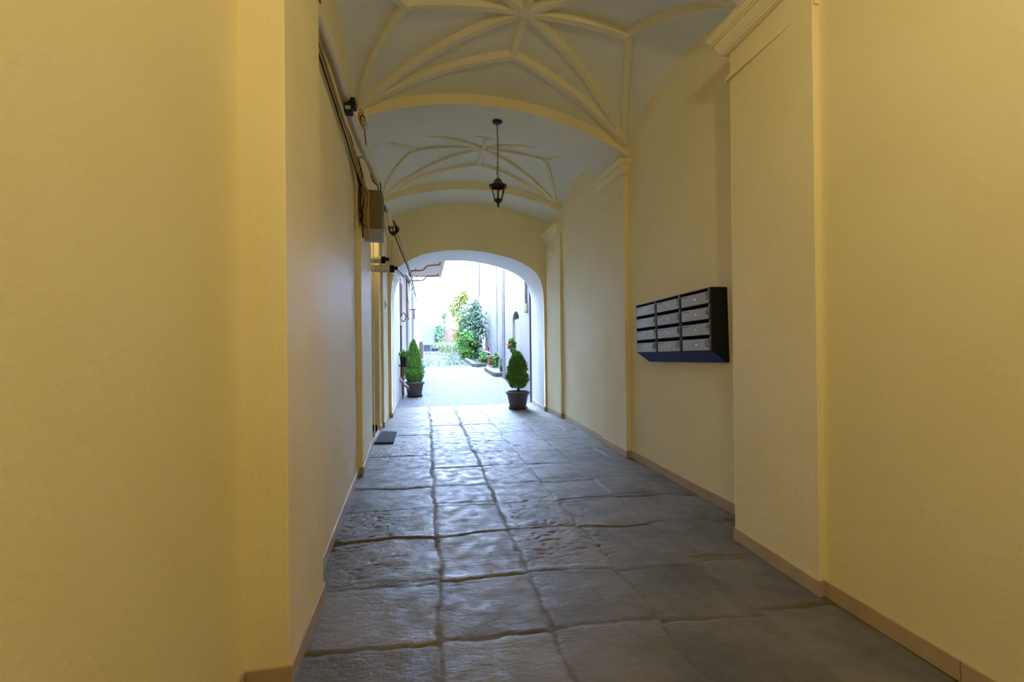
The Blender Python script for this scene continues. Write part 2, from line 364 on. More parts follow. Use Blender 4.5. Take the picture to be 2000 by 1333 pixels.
arch_solid(arch2, 2.09, 2.79, -0.75, 2.40, 'trim_21', 'transverse ceiling arch nearest the viewpoint')
arch_solid(arch2, 5.03, 5.79, -0.75, 2.40, 'trim_22', 'transverse ceiling arch that the lantern hangs from')
arch_solid(arch3, 7.90, 8.77, -0.75, 2.46, 'trim_23', 'transverse ceiling arch nearest the end wall')

# ---- ribbed vaults
def vault(y0, y1, fa, fb, name, label, rw=1.0):
    yc = (y0 + y1) / 2; hl = (y1 - y0) / 2; xc = 0.85; hw = 1.50
    def S(x, y):
        t = max(-1, min(1, (y - yc) / hl)); s = max(-1.02, min(1.02, (x - xc) / hw)); w = (t + 1) / 2
        A = fa(x) * (1 - w) + fb(x) * w + 0.125 + 0.165 * (1 - t * t)
        Wl = 3.50 + (0.11 if s < 0 else 0.0) * abs(s)
        Wt = Wl + (3.97 - Wl) * math.sqrt(max(0, 1 - abs(t) ** 2.1)) + 0.28 * (1 - abs(s) ** 3.0) * (1 - 0.5 * t * t)
        k = 0.045; d = A - Wt
        return (A + Wt + math.sqrt(d * d + k * k)) / 2 - 0.01
    NX, NY = 90, 66; X0, X1 = -0.78, 2.46
    vs_ = [(X0 + (X1 - X0) * i / NX, y0 + (y1 - y0) * j / NY, S(X0 + (X1 - X0) * i / NX, y0 + (y1 - y0) * j / NY)) for j in range(NY + 1) for i in range(NX + 1)]
    fs_ = [(j * (NX + 1) + i, (j + 1) * (NX + 1) + i, (j + 1) * (NX + 1) + i + 1, j * (NX + 1) + i + 1) for j in range(NY) for i in range(NX)]
    v = MB().add(vs_, fs_).build(name, 'vault', smooth=True, fix=False); struct(v, label, 'ceiling')
    xl, xr = -0.63, 2.30
    C = [(xl, y0 + 0.02), (xr, y0 + 0.02), (xl, y1 - 0.02), (xr, y1 - 0.02)]
    T = dict(n=(xc + 0.03, yc - 0.48 * hl), f=(xc + 0.03, yc + 0.48 * hl), l=(-0.13, yc), r=(1.85, yc)); B = (xc + 0.04, yc)
    segs = [(C[0], B), (C[1], B), (C[2], B), (C[3], B), (C[0], T['n']), (C[1], T['n']), (C[2], T['f']), (C[3], T['f']),
            (C[0], T['l']), (C[2], T['l']), (C[1], T['r']), (C[3], T['r']), (T['n'], B), (T['f'], B), (T['l'], B), (T['r'], B)]
    for si, (a, b) in enumerate(segs):
        bul = -0.09 if si in (8, 9) else 0.0
        N = 28; mb = MB(); d = Vector((b[0] - a[0], b[1] - a[1], 0)).normalized(); sd = Vector((-d.y, d.x, 0)); rings = []
        for i in range(N + 1):
            t = i / N; x = a[0] + (b[0] - a[0]) * t + bul * 4 * t * (1 - t) * (1 - 0.3 * t); y = a[1] + (b[1] - a[1]) * t; z = S(x, y)
            sm = 0.05  # smooth the height along the rib a little
            z = min(z, (S(x - d.x * sm, y - d.y * sm) + S(x + d.x * sm, y + d.y * sm)) / 2 + 0.01)
            p = Vector((x, y, z))
            for (w_, h_) in ((0.046 * rw, 0.04), (0.042 * rw, -0.030 * rw), (0.028 * rw, -0.052 * rw), (-0.028 * rw, -0.052 * rw), (-0.042 * rw, -0.030 * rw), (-0.046 * rw, 0.04)):
                rings.append(p + sd * w_ + Vector((0, 0, h_)))
        fs = []
        for i in range(N):
            for k in range(6): fs.append((i * 6 + k, i * 6 + (k + 1) % 6, (i + 1) * 6 + (k + 1) % 6, (i + 1) * 6 + k))
        fs += [tuple(range(6)), tuple(range(N * 6, N * 6 + 6))]
        mb.add(rings, fs).build('rib', 'rib', v, smooth=True)
    zb = S(*B)
    MB().lathe([(0.075, 0.03), (0.075, -0.03), (0.055, -0.055), (0.02, -0.06)], (B[0], B[1], zb), 20).build('boss', 'rib', v, smooth=True)
    for k in T:
        MB().lathe([(0.05, 0.03), (0.046, -0.025), (0.03, -0.045)], (T[k][0], T[k][1], S(*T[k])), 12).build('boss', 'rib', v, smooth=True)
vault(2.79, 5.03, arch2, arch2, 'ceiling', 'star-ribbed vault bay between the nearest arch and the lantern arch')
vault(5.79, 7.90, arch2, arch3, 'ceiling', 'star-ribbed vault bay beyond the hanging lantern', 0.72)
struct(MB().box((-0.8, -2.4, 4.1), (2.2, 2.1, 4.2)).build('ceiling', 'vault'), 'ceiling over the viewpoint', 'ceiling')

# ---- skirting tiles
def skirting(name, pts, side, label, step=0.8, th=0.012, h=0.082, close=False):
    mb = MB()
    for (a, b) in zip(pts[:-1], pts[1:]):
        a = Vector((*a, 0)); b = Vector((*b, 0)); L = (b - a).length; d = (b - a) / L; nrm = Vector((-d.y, d.x, 0)) * side
        n = max(1, round(L / step))
        for i in range(n):
            g = 0.0015 if L > 0.1 else 0
            p = a + d * (L * i / n + g); q = a + d * (L * (i + 1) / n - g)
            p2 = p + nrm * th; q2 = q + nrm * th
            z0 = -0.004; dz = random.uniform(-0.002, 0.002)
            mb.add([(p.x, p.y, z0), (q.x, q.y, z0), (q2.x, q2.y, z0), (p2.x, p2.y, z0), (p.x, p.y, h + dz), (q.x, q.y, h + dz), (q2.x, q2.y, h + dz), (p2.x, p2.y, h + dz)],
                   [(0, 3, 2, 1), (4, 5, 6, 7), (0, 1, 5, 4), (1, 2, 6, 5), (2, 3, 7, 6), (3, 0, 4, 7)])
    return struct(mb.build(name, 'tile', bevel=0.002), label, 'baseboard')
skirting('baseboard_right', [(2.065, -2.25), (2.065, 2.078)], 1, 'tile skirting of the near right wall', 0.62)
skirting('baseboard_right', [(2.066, 2.09), (2.018, 2.09)], 1, 'tile skirting on the end of the nearest right pilaster')
skirting('baseboard_right', [(2.030, 2.078), (2.062, 2.81)], 1, 'tile skirting of the nearest right pilaster', 0.8)
skirting('baseboard_right', [(2.352, 2.81), (2.352, 5.018)], 1, 'tile skirting below the letterboxes', 0.8)
skirting('baseboard_right', [(2.352, 5.03), (2.285, 5.03)], 1, 'tile skirting on the end of the middle right pilaster')
skirting('baseboard_right', [(2.297, 5.018), (2.300, 5.79)], 1, 'tile skirting of the middle right pilaster', 0.8)
skirting('baseboard_right', [(2.353, 5.79), (2.374, 6.7)], 1, 'tile skirting just beyond the middle right pilaster', 0.9)
skirting('baseboard_right', [(2.374, 6.7), (2.42, 7.75), (2.42, 7.888)], 1, 'tile skirting just before the farthest right pilaster', 0.9)
skirting('baseboard_right', [(2.42, 7.90), (2.36, 7.90)], 1, 'tile skirting on the end of the farthest right pilaster')
skirting('baseboard_right', [(2.372, 7.888), (2.34, 8.748)], 1, 'tile skirting of the farthest right pilaster')
skirting('baseboard_right', [(2.34, 8.76), (2.288, 8.76)], 1, 'tile skirting on the corner of the arched opening')
skirting('baseboard_right', [(2.296, 8.748), (2.341, 10.03)], 1, 'tile skirting inside the right reveal of the arched opening', 0.7)
skirting('baseboard_left', [(-0.71, 1.0), (-0.71, 1.95)], -1, 'tile skirting of the near left wall')
skirting('baseboard_left', [(-0.70, 1.97), (-0.528, 1.97)], -1, 'tile skirting on the end of the nearest left pilaster')
skirting('baseboard_left', [(-0.54, 1.958), (-0.545, 2.62)], -1, 'tile skirting of the nearest left pilaster')
skirting('baseboard_left', [(-0.607, 2.62), (-0.690, 4.968)], -1, 'tile skirting between the two nearest left pilasters', 0.8)
skirting('baseboard_left', [(-0.69, 4.98), (-0.633, 4.98)], -1, 'tile skirting on the end of the middle left pilaster')
skirting('baseboard_left', [(-0.645, 4.968), (-0.708, 6.49)], -1, 'tile skirting of the middle left pilaster', 0.75)
skirting('baseboard_left', [(-0.695, 7.43), (-0.70, 7.738)], -1, 'short tile skirting right after the doorway')
skirting('baseboard_left', [(-0.70, 7.75), (-0.650, 7.75)], -1, 'tile skirting on the end of the far left pilaster')
skirting('baseboard_left', [(-0.662, 7.738), (-0.662, 8.69)], -1, 'tile skirting of the far left pilaster')
skirting('baseboard_left', [(-0.66, 8.76), (-0.595, 8.76)], -1, 'tile skirting on the left corner of the arched opening')
skirting('baseboard_left', [(-0.603, 8.748), (-0.616, 10.03)], -1, 'tile skirting inside the left reveal of the arched opening', 0.7)

# ---- flagstone floor
def vnoise(X, Y, s, seed):
    r = np.random.default_rng(seed); G = r.random((256, 256))
    x = X * s + 31.7; y = Y * s + 17.3; xi = np.floor(x).astype(int); yi = np.floor(y).astype(int); fx = x - xi; fy = y - yi
    fx = fx * fx * (3 - 2 * fx); fy = fy * fy * (3 - 2 * fy)
    g = lambda a, b: G[a % 256, b % 256]
    return (g(xi, yi) * (1 - fx) + g(xi + 1, yi) * fx) * (1 - fy) + (g(xi, yi + 1) * (1 - fx) + g(xi + 1, yi + 1) * fx) * fy
def make_floor():
    ys = np.concatenate([np.arange(-2.4, 1.2, 0.1), np.arange(1.2, 4.2, 0.0125), np.arange(4.2, 10.06, 0.022)])
    xs = np.arange(-0.93, 2.52, 0.0125); X, Y = np.meshgrid(xs, ys)
    rows = [-1.4, -0.8, -0.2, 0.4, 1.0, 1.56, 2.12, 2.67, 3.29, 3.86, 4.44, 5.09, 5.70, 6.37, 6.98, 7.70, 8.38, 9.09, 9.78]
    cols = [-0.46, 0.068, 0.585, 1.105, 1.62, 2.13]
    wob = (vnoise(X, Y, 3, 1) - 0.5) * 0.05 + (vnoise(X, Y, 14, 2) - 0.5) * 0.022 + (vnoise(X, Y, 45, 12) - 0.5) * 0.008
    wob2 = (vnoise(X, Y, 3, 3) - 0.5) * 0.045 + (vnoise(X, Y, 14, 4) - 0.5) * 0.022 + (vnoise(X, Y, 45, 13) - 0.5) * 0.008
    colid = np.zeros_like(X, int)
    for c in cols[1:]: colid += (X + wob2 > c)
    coff = np.array([0.02, 0.0, -0.02, 0.015, -0.03, 0.02, 0.0])[colid]
    Yr = Y + 0.065 * (X - 0.07) + wob + coff
    rowid = np.zeros_like(X, int); dj = np.full(X.shape, 9.0)
    for r in rows: rowid += (Yr > r); dj = np.minimum(dj, np.abs(Yr - r))
    hidden = (vnoise(X * 0.3, Y * 0.6, 2, 5) - 0.35) * 0.02
    dw = np.full(X.shape, 9.0)
    for k, c in enumerate(cols[1:]):
        d = np.abs(X + wob2 - c)
        if k < 2: dw = np.minimum(dw, d)
        else: dj = np.minimum(dj, d + (0.004 if k < 3 else 0.010))
    jw = np.clip((0.010 + 0.010 * vnoise(X, Y, 4, 20) + 0.004 * np.clip(Y - 3, 0, 3) - dw) / 0.008, 0, 1) * (0.35 + 0.55 * vnoise(X, Y, 6, 21))
    j = np.exp(-(dj / 0.010) ** 2) * (0.35 + 0.9 * np.clip(vnoise(X, Y, 5, 6), 0, 1))
    j = np.maximum(j, jw * 0.85)
    r = np.random.default_rng(11); tone = r.uniform(0.82, 1.12, (40, 10)); hgt = r.uniform(-0.004, 0.004, (40, 10)); tl = r.uniform(-0.010, 0.010, (40, 10))
    Z = hgt[rowid, colid] + tl[rowid, colid] * (Yr - np.round(Yr * 1.65) / 1.65)
    Z += (vnoise(X, Y, 2.5, 7) - 0.5) * 0.009 + (vnoise(X, Y, 9, 8) - 0.5) * 0.004 + (vnoise(X, Y, 30, 9) - 0.5) * 0.0010
    wear = np.clip((vnoise(X, Y, 1.3, 10) - 0.42) * 4, 0, 1)
    pits = np.clip(vnoise(X, Y * 1.6, 34, 14) - 0.74, 0, 1) * 0.035 * wear * (X < 1.25) * np.clip((Y - 2.5) * 2, 0, 1) * np.clip((7.2 - Y), 0, 1)
    Z -= pits; Z -= j * 0.0065
    Z -= 0.004
    Z = np.where((X < -0.72) | (X > 2.45), -0.01, Z)
    ny, nx = X.shape; co = np.stack([X, Y, Z], -1).reshape(-1, 3)
    idx = np.arange(ny * nx).reshape(ny, nx)
    fc = np.stack([idx[:-1, :-1], idx[:-1, 1:], idx[1:, 1:], idx[1:, :-1]], -1).reshape(-1, 4)
    me = bpy.data.meshes.new('floor'); me.from_pydata(co.tolist(), [], fc.tolist()); me.update()
    me.polygons.foreach_set('use_smooth', [True] * len(me.polygons))
    a = me.attributes.new('joint', 'FLOAT', 'POINT'); a.data.foreach_set('value', np.clip(j + pits * 20, 0, 1).ravel().astype(np.float32))
    tn = tone[rowid, colid].ravel(); c4 = np.stack([tn, tn, tn, np.ones_like(tn)], -1).ravel().astype(np.float32)
    b = me.attributes.new('slab', 'FLOAT_COLOR', 'POINT'); b.data.foreach_set('color', c4)
    me.materials.append(M['floor']); o = bpy.data.objects.new('floor', me); COL.objects.link(o)
    struct(o, 'worn grey flagstone floor of the passage', 'floor')
make_floor()

# ================================================================ THINGS IN THE PASSAGE
# ---- letterboxes
def letterboxes():
    yA, yB = 3.252, 4.545      # near end, far end
    root = empty('letterbox_cabinet', (2.352, (yA + yB) / 2, 1.14), 'black wall cabinet of twelve numbered grey letterboxes on the right wall', 'mailbox')
    tilt = 0.040 / 1.28
    def T(mb):   # near end hangs higher: shear is a real tilt of the mounted cabinet (rotation about x for a small angle)
        c = (yA + yB) / 2; a = -math.atan(tilt); zc = 1.47
        mb.v = [(x, c + (y - c) * math.cos(a) - (z - zc) * math.sin(a), zc + (y - c) * math.sin(a) + (z - zc) * math.cos(a)) for x, y, z in mb.v]; return mb
    z0, z1, xf = 1.252, 1.752, 2.203
    t = 0.008
    prof = [(2.350, z1), (xf, z1), (xf, z0), (2.335, 1.158), (2.350, 1.158)]
    sh = MB()
    # shell: back, top, two shaped cheeks, sloping underside, dividers
    sh.box((2.340, yA, 1.158), (2.350, yB, z1)); sh.box((xf, yA, z1 - t), (2.345, yB, z1))
    for y in (yA, yB - t): sh.prism_y([(p[0], p[1]) for p in prof], y, y + t)
    T(MB().add([(xf + 0.002, yA + 0.009, z0 - 0.003), (xf + 0.002, yB - 0.009, z0 - 0.003), (2.333, yB - 0.009, 1.155), (2.333, yA + 0.009, 1.155), (xf + 0.002, yA + 0.009, z0), (xf + 0.002, yB - 0.009, z0), (2.333, yB - 0.009, 1.158), (2.333, yA + 0.009, 1.158)], [(0, 1, 2, 3), (4, 7, 6, 5), (0, 4, 5, 1), (2, 6, 7, 3), (0, 3, 7, 4), (1, 5, 6, 2)])).build('reflection_sheet', 'reflection_sheet', root)['label'] = 'thin sloping sheet painted with the blue floor reflection on the black underside'
    sh.add([(xf, yA, z0), (xf, yB, z0), (2.335, yB, 1.158), (2.335, yA, 1.158), (xf, yA, z0 + t), (xf, yB, z0 + t), (2.335, yB, 1.158 + t), (2.335, yA, 1.158 + t)],
           [(0, 1, 2, 3), (4, 7, 6, 5), (0, 4, 5, 1), (2, 6, 7, 3), (0, 3, 7, 4), (1, 5, 6, 2)])
    cw = (yB - yA) / 3; rh = (z1 - z0) / 4
    for k in (1, 2): sh.box((xf, yA + cw * k - 0.012, z0), (2.345, yA + cw * k + 0.012, z1))
    for r in range(5): sh.box((xf + 0.012, yA, z0 + rh * r * 0.995), (2.345, yB, z0 + rh * r * 0.995 + 0.004))
    T(sh).build('case', 'case', root)
    proto = {}
    for i in range(12):
        r, c = divmod(i, 3); ya = yB - cw * (c + 1); yb = yB - cw * c      # number 1 at the far top
        zt = z1 - rh * r; zb = zt - rh
        d = MB(); a_, b_ = ya + (0.014 if c < 2 else 0.012), yb - (0.014 if c > 0 else 0.012)
        d.box((xf - 0.002, a_, zb + 0.004), (xf + 0.008, b_, zt - 0.028))
        d.box((xf - 0.002, a_, zb + 0.004), (xf + 0.004, a_ + 0.014, zt - 0.006))    # bright edge strip up the near side
        dr = T(d).build('door', 'door_grey', root, bevel=0.0015); dr['label'] = 'grey letterbox door numbered %d' % (i + 1)
        ym = ya + cw * 0.47; zm = (zb + zt) / 2 - 0.012
        lk = MB(); lk.tube([(xf - 0.001, ym, zm), (xf - 0.010, ym, zm)], 0.0095, 14); T(lk).build('lock', 'lock', dr, smooth=True)
        cu = bpy.data.curves.new('n', 'FONT'); cu.body = str(i + 1); cu.size = 0.078; cu.align_x = 'RIGHT'; cu.extrude = 0.0006
        to = bpy.data.objects.new('n', cu); COL.objects.link(to)
        dg_ = bpy.context.evaluated_depsgraph_get(); me = bpy.data.meshes.new_from_object(to.evaluated_get(dg_))
        tb = MB(); vv = [v.co.copy() for v in me.vertices]
        tb.add([(xf - 0.0028 - v.z, a_ + 0.020 + (-v.x) * 0.85, zt - 0.092 + v.y) for v in vv], [tuple(p.vertices) for p in me.polygons])
        bpy.data.objects.remove(to); T(tb).build('number', 'print', dr)
        if i != 11:
            nl = MB(); nl.box((xf - 0.003, b_ - 0.11, zt - 0.046), (xf - 0.0018, b_ - 0.012, zt - 0.041))
            if i in (9,): nl.box((xf - 0.003, b_ - 0.07, zt - 0.062), (xf - 0.0018, b_ - 0.012, zt - 0.058))
            T(nl).build('name_line', 'print', dr)
letterboxes()

# ---- hanging lantern
def lantern():
    x, y = 0.862, 5.35; zc = arch2(x)
    root = empty('hanging_lantern', (x, y, zc), 'black hexagonal lantern hanging on a long chain from the ceiling arch', 'lantern')
    MB().lathe([(0.060, 0.004), (0.060, -0.012), (0.045, -0.026), (0.015, -0.034)], (x, y, zc), 24).build('canopy', 'blue', root, smooth=True)
    ch = MB(); z = zc - 0.03; k = 0
    while z > 3.335:
        pts = []
        for a in range(9):
            th = 2 * PI * a / 8; u = 0.0085 * math.cos(th); w = 0.017 * math.sin(th)
            pts.append((x + (u if k % 2 else 0) + 0.004 * math.sin(z * 9), y + (0 if k % 2 else u), z - 0.012 + w))
        ch.tube(pts, 0.0028, 5, cap=False); z -= 0.026; k += 1
    ch.tube([(x + 0.006, y, 3.36), (x - 0.012, y, 3.345), (x - 0.02, y, 3.35)], 0.003, 5)
    ch.build('chain', 'iron', root, smooth=True)
    rg = MB(); rg.tube([(x + 0.016 * math.cos(a * PI / 6), y, 3.322 + 0.018 * math.sin(a * PI / 6)) for a in range(13)], 0.003, 6); rg.tube([(x, y, 3.305), (x, y, 3.28)], 0.006, 8)
    rg.build('ring', 'iron', root, smooth=True)
    MB().lathe([(0.006, 3.292), (0.030, 3.280), (0.048, 3.258), (0.055, 3.235), (0.058, 3.228)], (x, y, 0), 12).build('crown', 'bronze', root, smooth=True)
    MB().lathe([(0.055, 3.232), (0.112, 3.200), (0.118, 3.192), (0.112, 3.184), (0.090, 3.178), (0.055, 3.205)], (x, y, 0), 6, 0.3).build('roof', 'iron', root)
    fr_ = MB(); tr, br, zt, zb = 0.086, 0.047, 3.182, 3.035
    for k in range(6):
        a = 0.3 + k * PI / 3; fr_.tube([(x + tr * math.cos(a), y + tr * math.sin(a), zt), (x + br * math.cos(a), y + br * math.sin(a), zb)], 0.0055, 6)
    for (rr, zz) in ((tr, zt), (br, zb)):
        P = [(x + rr * math.cos(0.3 + k * PI / 3), y + rr * math.sin(0.3 + k * PI / 3), zz) for k in range(7)]; fr_.tube(P, 0.006, 6)
    fr_.build('frame', 'iron', root)
    gl = MB()
    for k in range(6):
        a, b = 0.3 + k * PI / 3, 0.3 + (k + 1) * PI / 3; q = 0.985
        gl.add([(x + tr * q * math.cos(a), y + tr * q * math.sin(a), zt), (x + tr * q * math.cos(b), y + tr * q * math.sin(b), zt), (x + br * q * math.cos(b), y + br * q * math.sin(b), zb), (x + br * q * math.cos(a), y + br * q * math.sin(a), zb)], [(0, 1, 2, 3)])
    g = gl.build('glass', 'glass', root, fix=False); s_ = g.modifiers.new('s', 'SOLIDIFY'); s_.thickness = 0.0015
    MB().lathe([(0.050, 3.038), (0.052, 3.028), (0.030, 3.006), (0.016, 2.996), (0.012, 2.984), (0.013, 2.972), (0.009, 2.962), (0.009, 2.950), (0.004, 2.944)], (x, y, 0), 12).build('base', 'iron', root, smooth=True)
    MB().lathe([(0.012, 3.035), (0.012, 3.075), (0.009, 3.08)], (x, y, 0), 10).build('candle', 'iron', root, smooth=True)
lantern()

# ---- ceiling lamp over the viewpoint (lights the near half of the passage)
LX, LY, LZ = 0.70, 0.05, 3.245
cl = empty('ceiling_lamp', (LX, LY, 4.10), 'warm bare bulb lamp hanging from the ceiling before the first arch', 'lamp')
MB().lathe([(0.06, 4.102), (0.06, 4.085), (0.02, 4.07)], (LX, LY, 0), 16).build('canopy', 'iron', cl, smooth=True)
MB().tube([(LX, LY, 4.08), (LX, LY, LZ + 0.13)], 0.004, 6).build('cord', 'iron', cl)
MB().lathe([(0.016, 0.14), (0.02, 0.07), (0.014, 0.065)], (LX, LY, LZ), 12).build('socket', 'iron', cl, smooth=True)
bq = MB().lathe([(0.012, 0.065), (0.022, 0.04), (0.03, 0.015), (0.03, -0.01), (0.018, -0.035), (0.004, -0.04)], (LX, LY, LZ), 16).build('bulb', 'bulb', cl, smooth=True)


# ---- left wall: pipe, cables, boxes
def P3(l): return [atY(a, b, c) for a, b, c in l]
def spline(pts, n=8):
    pts = [Vector(p) for p in pts]; out = []
    for i in range(len(pts) - 1):
        p0 = pts[max(i - 1, 0)]; p1 = pts[i]; p2 = pts[i + 1]; p3 = pts[min(i + 2, len(pts) - 1)]
        for k in range(n):
            t = k / n; out.append(0.5 * ((2 * p1) + (p2 - p0) * t + (2 * p0 - 5 * p1 + 4 * p2 - p3) * t * t + (3 * p1 - p0 - 3 * p2 + p3) * t ** 3))
    out.append(pts[-1]); return out
pipe_pts = [(-0.584, 2.50, 3.175), (-0.574, 2.66, 3.175), (-0.560, 3.2, 3.19), (-0.577, 3.8, 3.22), (-0.578, 4.4, 3.24), (-0.548, 5.0, 3.24), (-0.505, 5.33, 3.16), (-0.50, 5.42, 3.05)]
pp = empty('wall_pipe', (-0.58, 4.0, 3.2), 'thick white plastic pipe running high along the left wall', 'pipe')
MB().tube(spline(pipe_pts[:-1]), 0.038, 18).build('tube', 'pvc', pp, smooth=True)
for i, (x, y, z) in enumerate([(-0.562, 4.85, 3.242)]):
    MB().tube([(x, y - 0.012, z), (x, y + 0.012, z)], 0.041, 18).box((x - 0.12, y - 0.01, z - 0.01), (x - 0.02, y + 0.01, z + 0.01)).build('clamp', 'pvc', pp, smooth=True)
def cable(name, pts, r, m, label, group=None):
    return tag(MB().tube(spline(pts), r, 6).build(name, m, smooth=True), label, 'cable', group)
cable('thin_conduit', [(-0.575, 2.63, 3.09), (-0.585, 3.0, 3.085), (-0.60, 3.6, 3.09), (-0.615, 4.2, 3.10), (-0.625, 4.75, 3.08)], 0.011, 'cable_tan', 'thin tan conduit running along the left wall just below the thick pipe')
cable('wall_cable', [(-0.590, 2.63, 3.05), (-0.600, 3.0, 3.055), (-0.614, 3.5, 3.06), (-0.63, 4.2, 3.05), (-0.645, 4.9, 2.98)], 0.007, 'cable_dark', 'dark cable on the left wall below the tan conduit')
cable('wall_cable', [(-0.585, 2.63, 3.115), (-0.603, 3.1, 3.125), (-0.618, 3.7, 3.13), (-0.62, 4.3, 3.15), (-0.65, 4.95, 3.02)], 0.006, 'cable_dark', 'dark cable tucked between the thick pipe and the tan conduit')
cable('wall_cable', [(-0.60, 2.7, 3.36), (-0.605, 2.9, 3.30), (-0.61, 3.15, 3.24)], 0.004, 'cable_dark', 'short dark cable above the thick pipe near the first pilaster')
tb_ = empty('cable_clip_box', (-0.59, 2.95, 3.33), 'small brown and white cable joint above the thick pipe', 'junction box')
MB().box((-0.612, 2.80, 3.33), (-0.575, 2.83, 3.40)).build('block', 'wood', tb_, bevel=0.003)
MB().box((-0.612, 2.832, 3.31), (-0.58, 2.85, 3.39)).build('plug', 'cable_white', tb_, bevel=0.003)
# black box on the pipe
jb = empty('junction_box', (-0.52, 3.95, 3.2), 'small black box with a grey lens strapped onto the thick wall pipe', 'junction box')
c = atY(684, 204, 3.62)
MB().box((c.x - 0.045, 3.60, c.z - 0.062), (c.x + 0.014, 3.68, c.z + 0.002)).build('body', 'black', jb, bevel=0.004)
MB().box((c.x - 0.020, 3.62, c.z - 0.004), (c.x + 0.034, 3.72, c.z + 0.058)).build('head', 'black', jb, bevel=0.004)
MB().box((c.x - 0.034, 3.594, c.z - 0.048), (c.x + 0.004, 3.602, c.z - 0.022)).build('lens', 'grey_box', jb)
MB().tube([(c.x - 0.01, 3.67, c.z + 0.05), (c.x - 0.028, 3.66, c.z + 0.12)], 0.005, 6).build('aerial', 'black', jb)
# cable tangle hanging at the middle left pilaster
bd = empty('cable_tangle', (-0.62, 4.93, 3.0), 'tangle of tan and dark cables hanging on the middle left pilaster', 'cables')
r_ = random.Random(3)
for k in range(26):
    xx = -0.655 + 0.10 * r_.random(); yy = 4.955 - 0.06 * r_.random()
    top = [(-0.60 - 0.03 * r_.random(), 4.25 + 0.3 * r_.random(), 3.13 - 0.06 * r_.random()), (-0.63 + 0.04 * r_.random(), 4.7, 3.08 - 0.10 * r_.random())]
    zz = 2.92; pts = top
    zend = 2.42 + 0.22 * r_.random()
    while zz > zend:
        pts = pts + [(max(-0.67, xx + r_.uniform(-0.011, 0.011)), yy + r_.uniform(-0.012, 0.010), zz)]; zz -= 0.12
    pts = pts + [(xx + 0.006, yy - 0.01, zend - 0.03)] + ([(xx + 0.02, yy, zend + 0.02)] if k % 4 == 0 else [])
    MB().tube(spline(pts, 5), r_.choice((0.005, 0.0045, 0.0065)), 5).build('strand', ['cable_tan', 'cable_tan', 'cable_dark', 'cable_tan'][k % 4], bd, smooth=True)
# yellow coil beyond the pipe
yc_ = empty('cable_coil', tuple(atY(706, 238, 4.5)), 'small coil of tan cable above the thick pipe where the ceiling arch lands', 'cables')
for k in range(5):
    c = atY(702 + 2 * k, 226 + 6 * k, 4.5)
    MB().tube([(c.x + 0.022 * math.cos(a * PI / 8) + 0.012, c.y - 0.012 * k + 0.01 * math.sin(a), c.z + (0.055 - 0.004 * k) * math.sin(a * PI / 8)) for a in range(15)], 0.006, 6).build('loop', 'cable_tan' if k != 2 else 'cable_dark', yc_, smooth=True)
cable('wall_cable', [atY(712, 255, 4.85), atY(716, 290, 5.0), atY(722, 325, 5.1), atY(727, 352, 5.2), atY(737, 362, 5.25), atY(739, 372, 5.28)], 0.005, 'cable_dark', 'dark looping cable running above the pipe to the brown box')
cable('wall_cable', [atY(728, 355, 5.25), atY(737, 351, 5.3), atY(743, 360, 5.3), atY(744, 374, 5.3), atY(749, 395, 5.6), atY(750, 405, 5.8)], 0.006, 'black', 'black cable curling over the top corner of the brown box')
# brown box with grey lower part
bx = empty('meter_box', (-0.6, 5.3, 2.5), 'tall brown metal box with a grey bottom on the left pilaster', 'electrical box')
MB().box((-0.655, 5.25, 2.627), (-0.452, 5.52, 3.05)).build('housing', 'brown_box', bx, bevel=0.006)
MB().box((-0.650, 5.255, 2.52), (-0.452, 5.50, 2.626)).build('terminal_cover', 'grey_box', bx, bevel=0.006)
# white sleeves and black coil beyond
def blob(name, pts, rad, m, parent): return MB().tube(spline(pts), rad, 10).build(name, m, parent, smooth=True)
sl = empty('cable_sleeve', tuple(atY(757, 440, 6.0)), 'pale flattened cable sleeves hanging beyond the brown box', 'cables')
blob('sleeve', [atY(757, 414, 5.62), atY(760, 426, 5.66), atY(764, 442, 5.7)], 0.024, 'cable_white', sl)
blob('sleeve', [atY(751, 420, 5.6), atY(753, 440, 5.62), atY(758, 460, 5.66)], 0.020, 'cable_white', sl)
bc = empty('cable_coil', tuple(atY(768, 447, 6.6)), 'round coil of black cable on the left beyond the brown box', 'cables')
c = atY(767, 446, 6.6)
for k in range(8):
    MB().tube([(c.x + 0.006 * math.sin(k * 2.4) + (0.040 + 0.006 * k) * math.cos(a * PI / 9), c.y + 0.012 * k, c.z + 0.01 * math.cos(k * 3.1) + (0.095 - 0.008 * k) * math.sin(a * PI / 9)) for a in range(19)], 0.007, 6, cap=False).build('loop', 'cable_dark', bc, smooth=True)
cable('wall_cable', [atY(748, 400, 5.7), atY(760, 430, 6.2), atY(772, 462, 7.0), atY(785, 496, 7.7), atY(797, 525, 8.68), atY(807, 556, 11.0), atY(812, 580, 14)], 0.010, 'cable_dark', 'thick dark cable descending from the coil out through the arched opening')
cable('wall_cable', [atY(752, 402, 5.8), atY(765, 430, 6.3), atY(778, 462, 7.2), atY(788, 494, 7.9), atY(800, 526, 8.72), atY(808, 550, 11.0)], 0.010, 'cable_tan', 'tan cable following the thick dark one towards the opening')
cable('wall_cable', [atY(766, 470, 6.6), atY(764, 500, 6.7), atY(765, 517, 6.8), atY(775, 521, 7.2), atY(783, 520, 7.8)], 0.004, 'cable_tan', 'thin tan cable hanging from the black coil to the lower tube')
cable('wall_cable', [atY(764, 530, 7.0), atY(777, 544, 8.4), atY(787, 560, 9.8), atY(791, 578, 11)], 0.010, 'cable_white', 'pale flat cable running from the lower tube out to the courtyard')
sh_ = empty('cable_wrap', tuple(atY(781, 530, 8.4)), 'grey plastic wrapping over the cables at the left corner of the opening', 'cables')
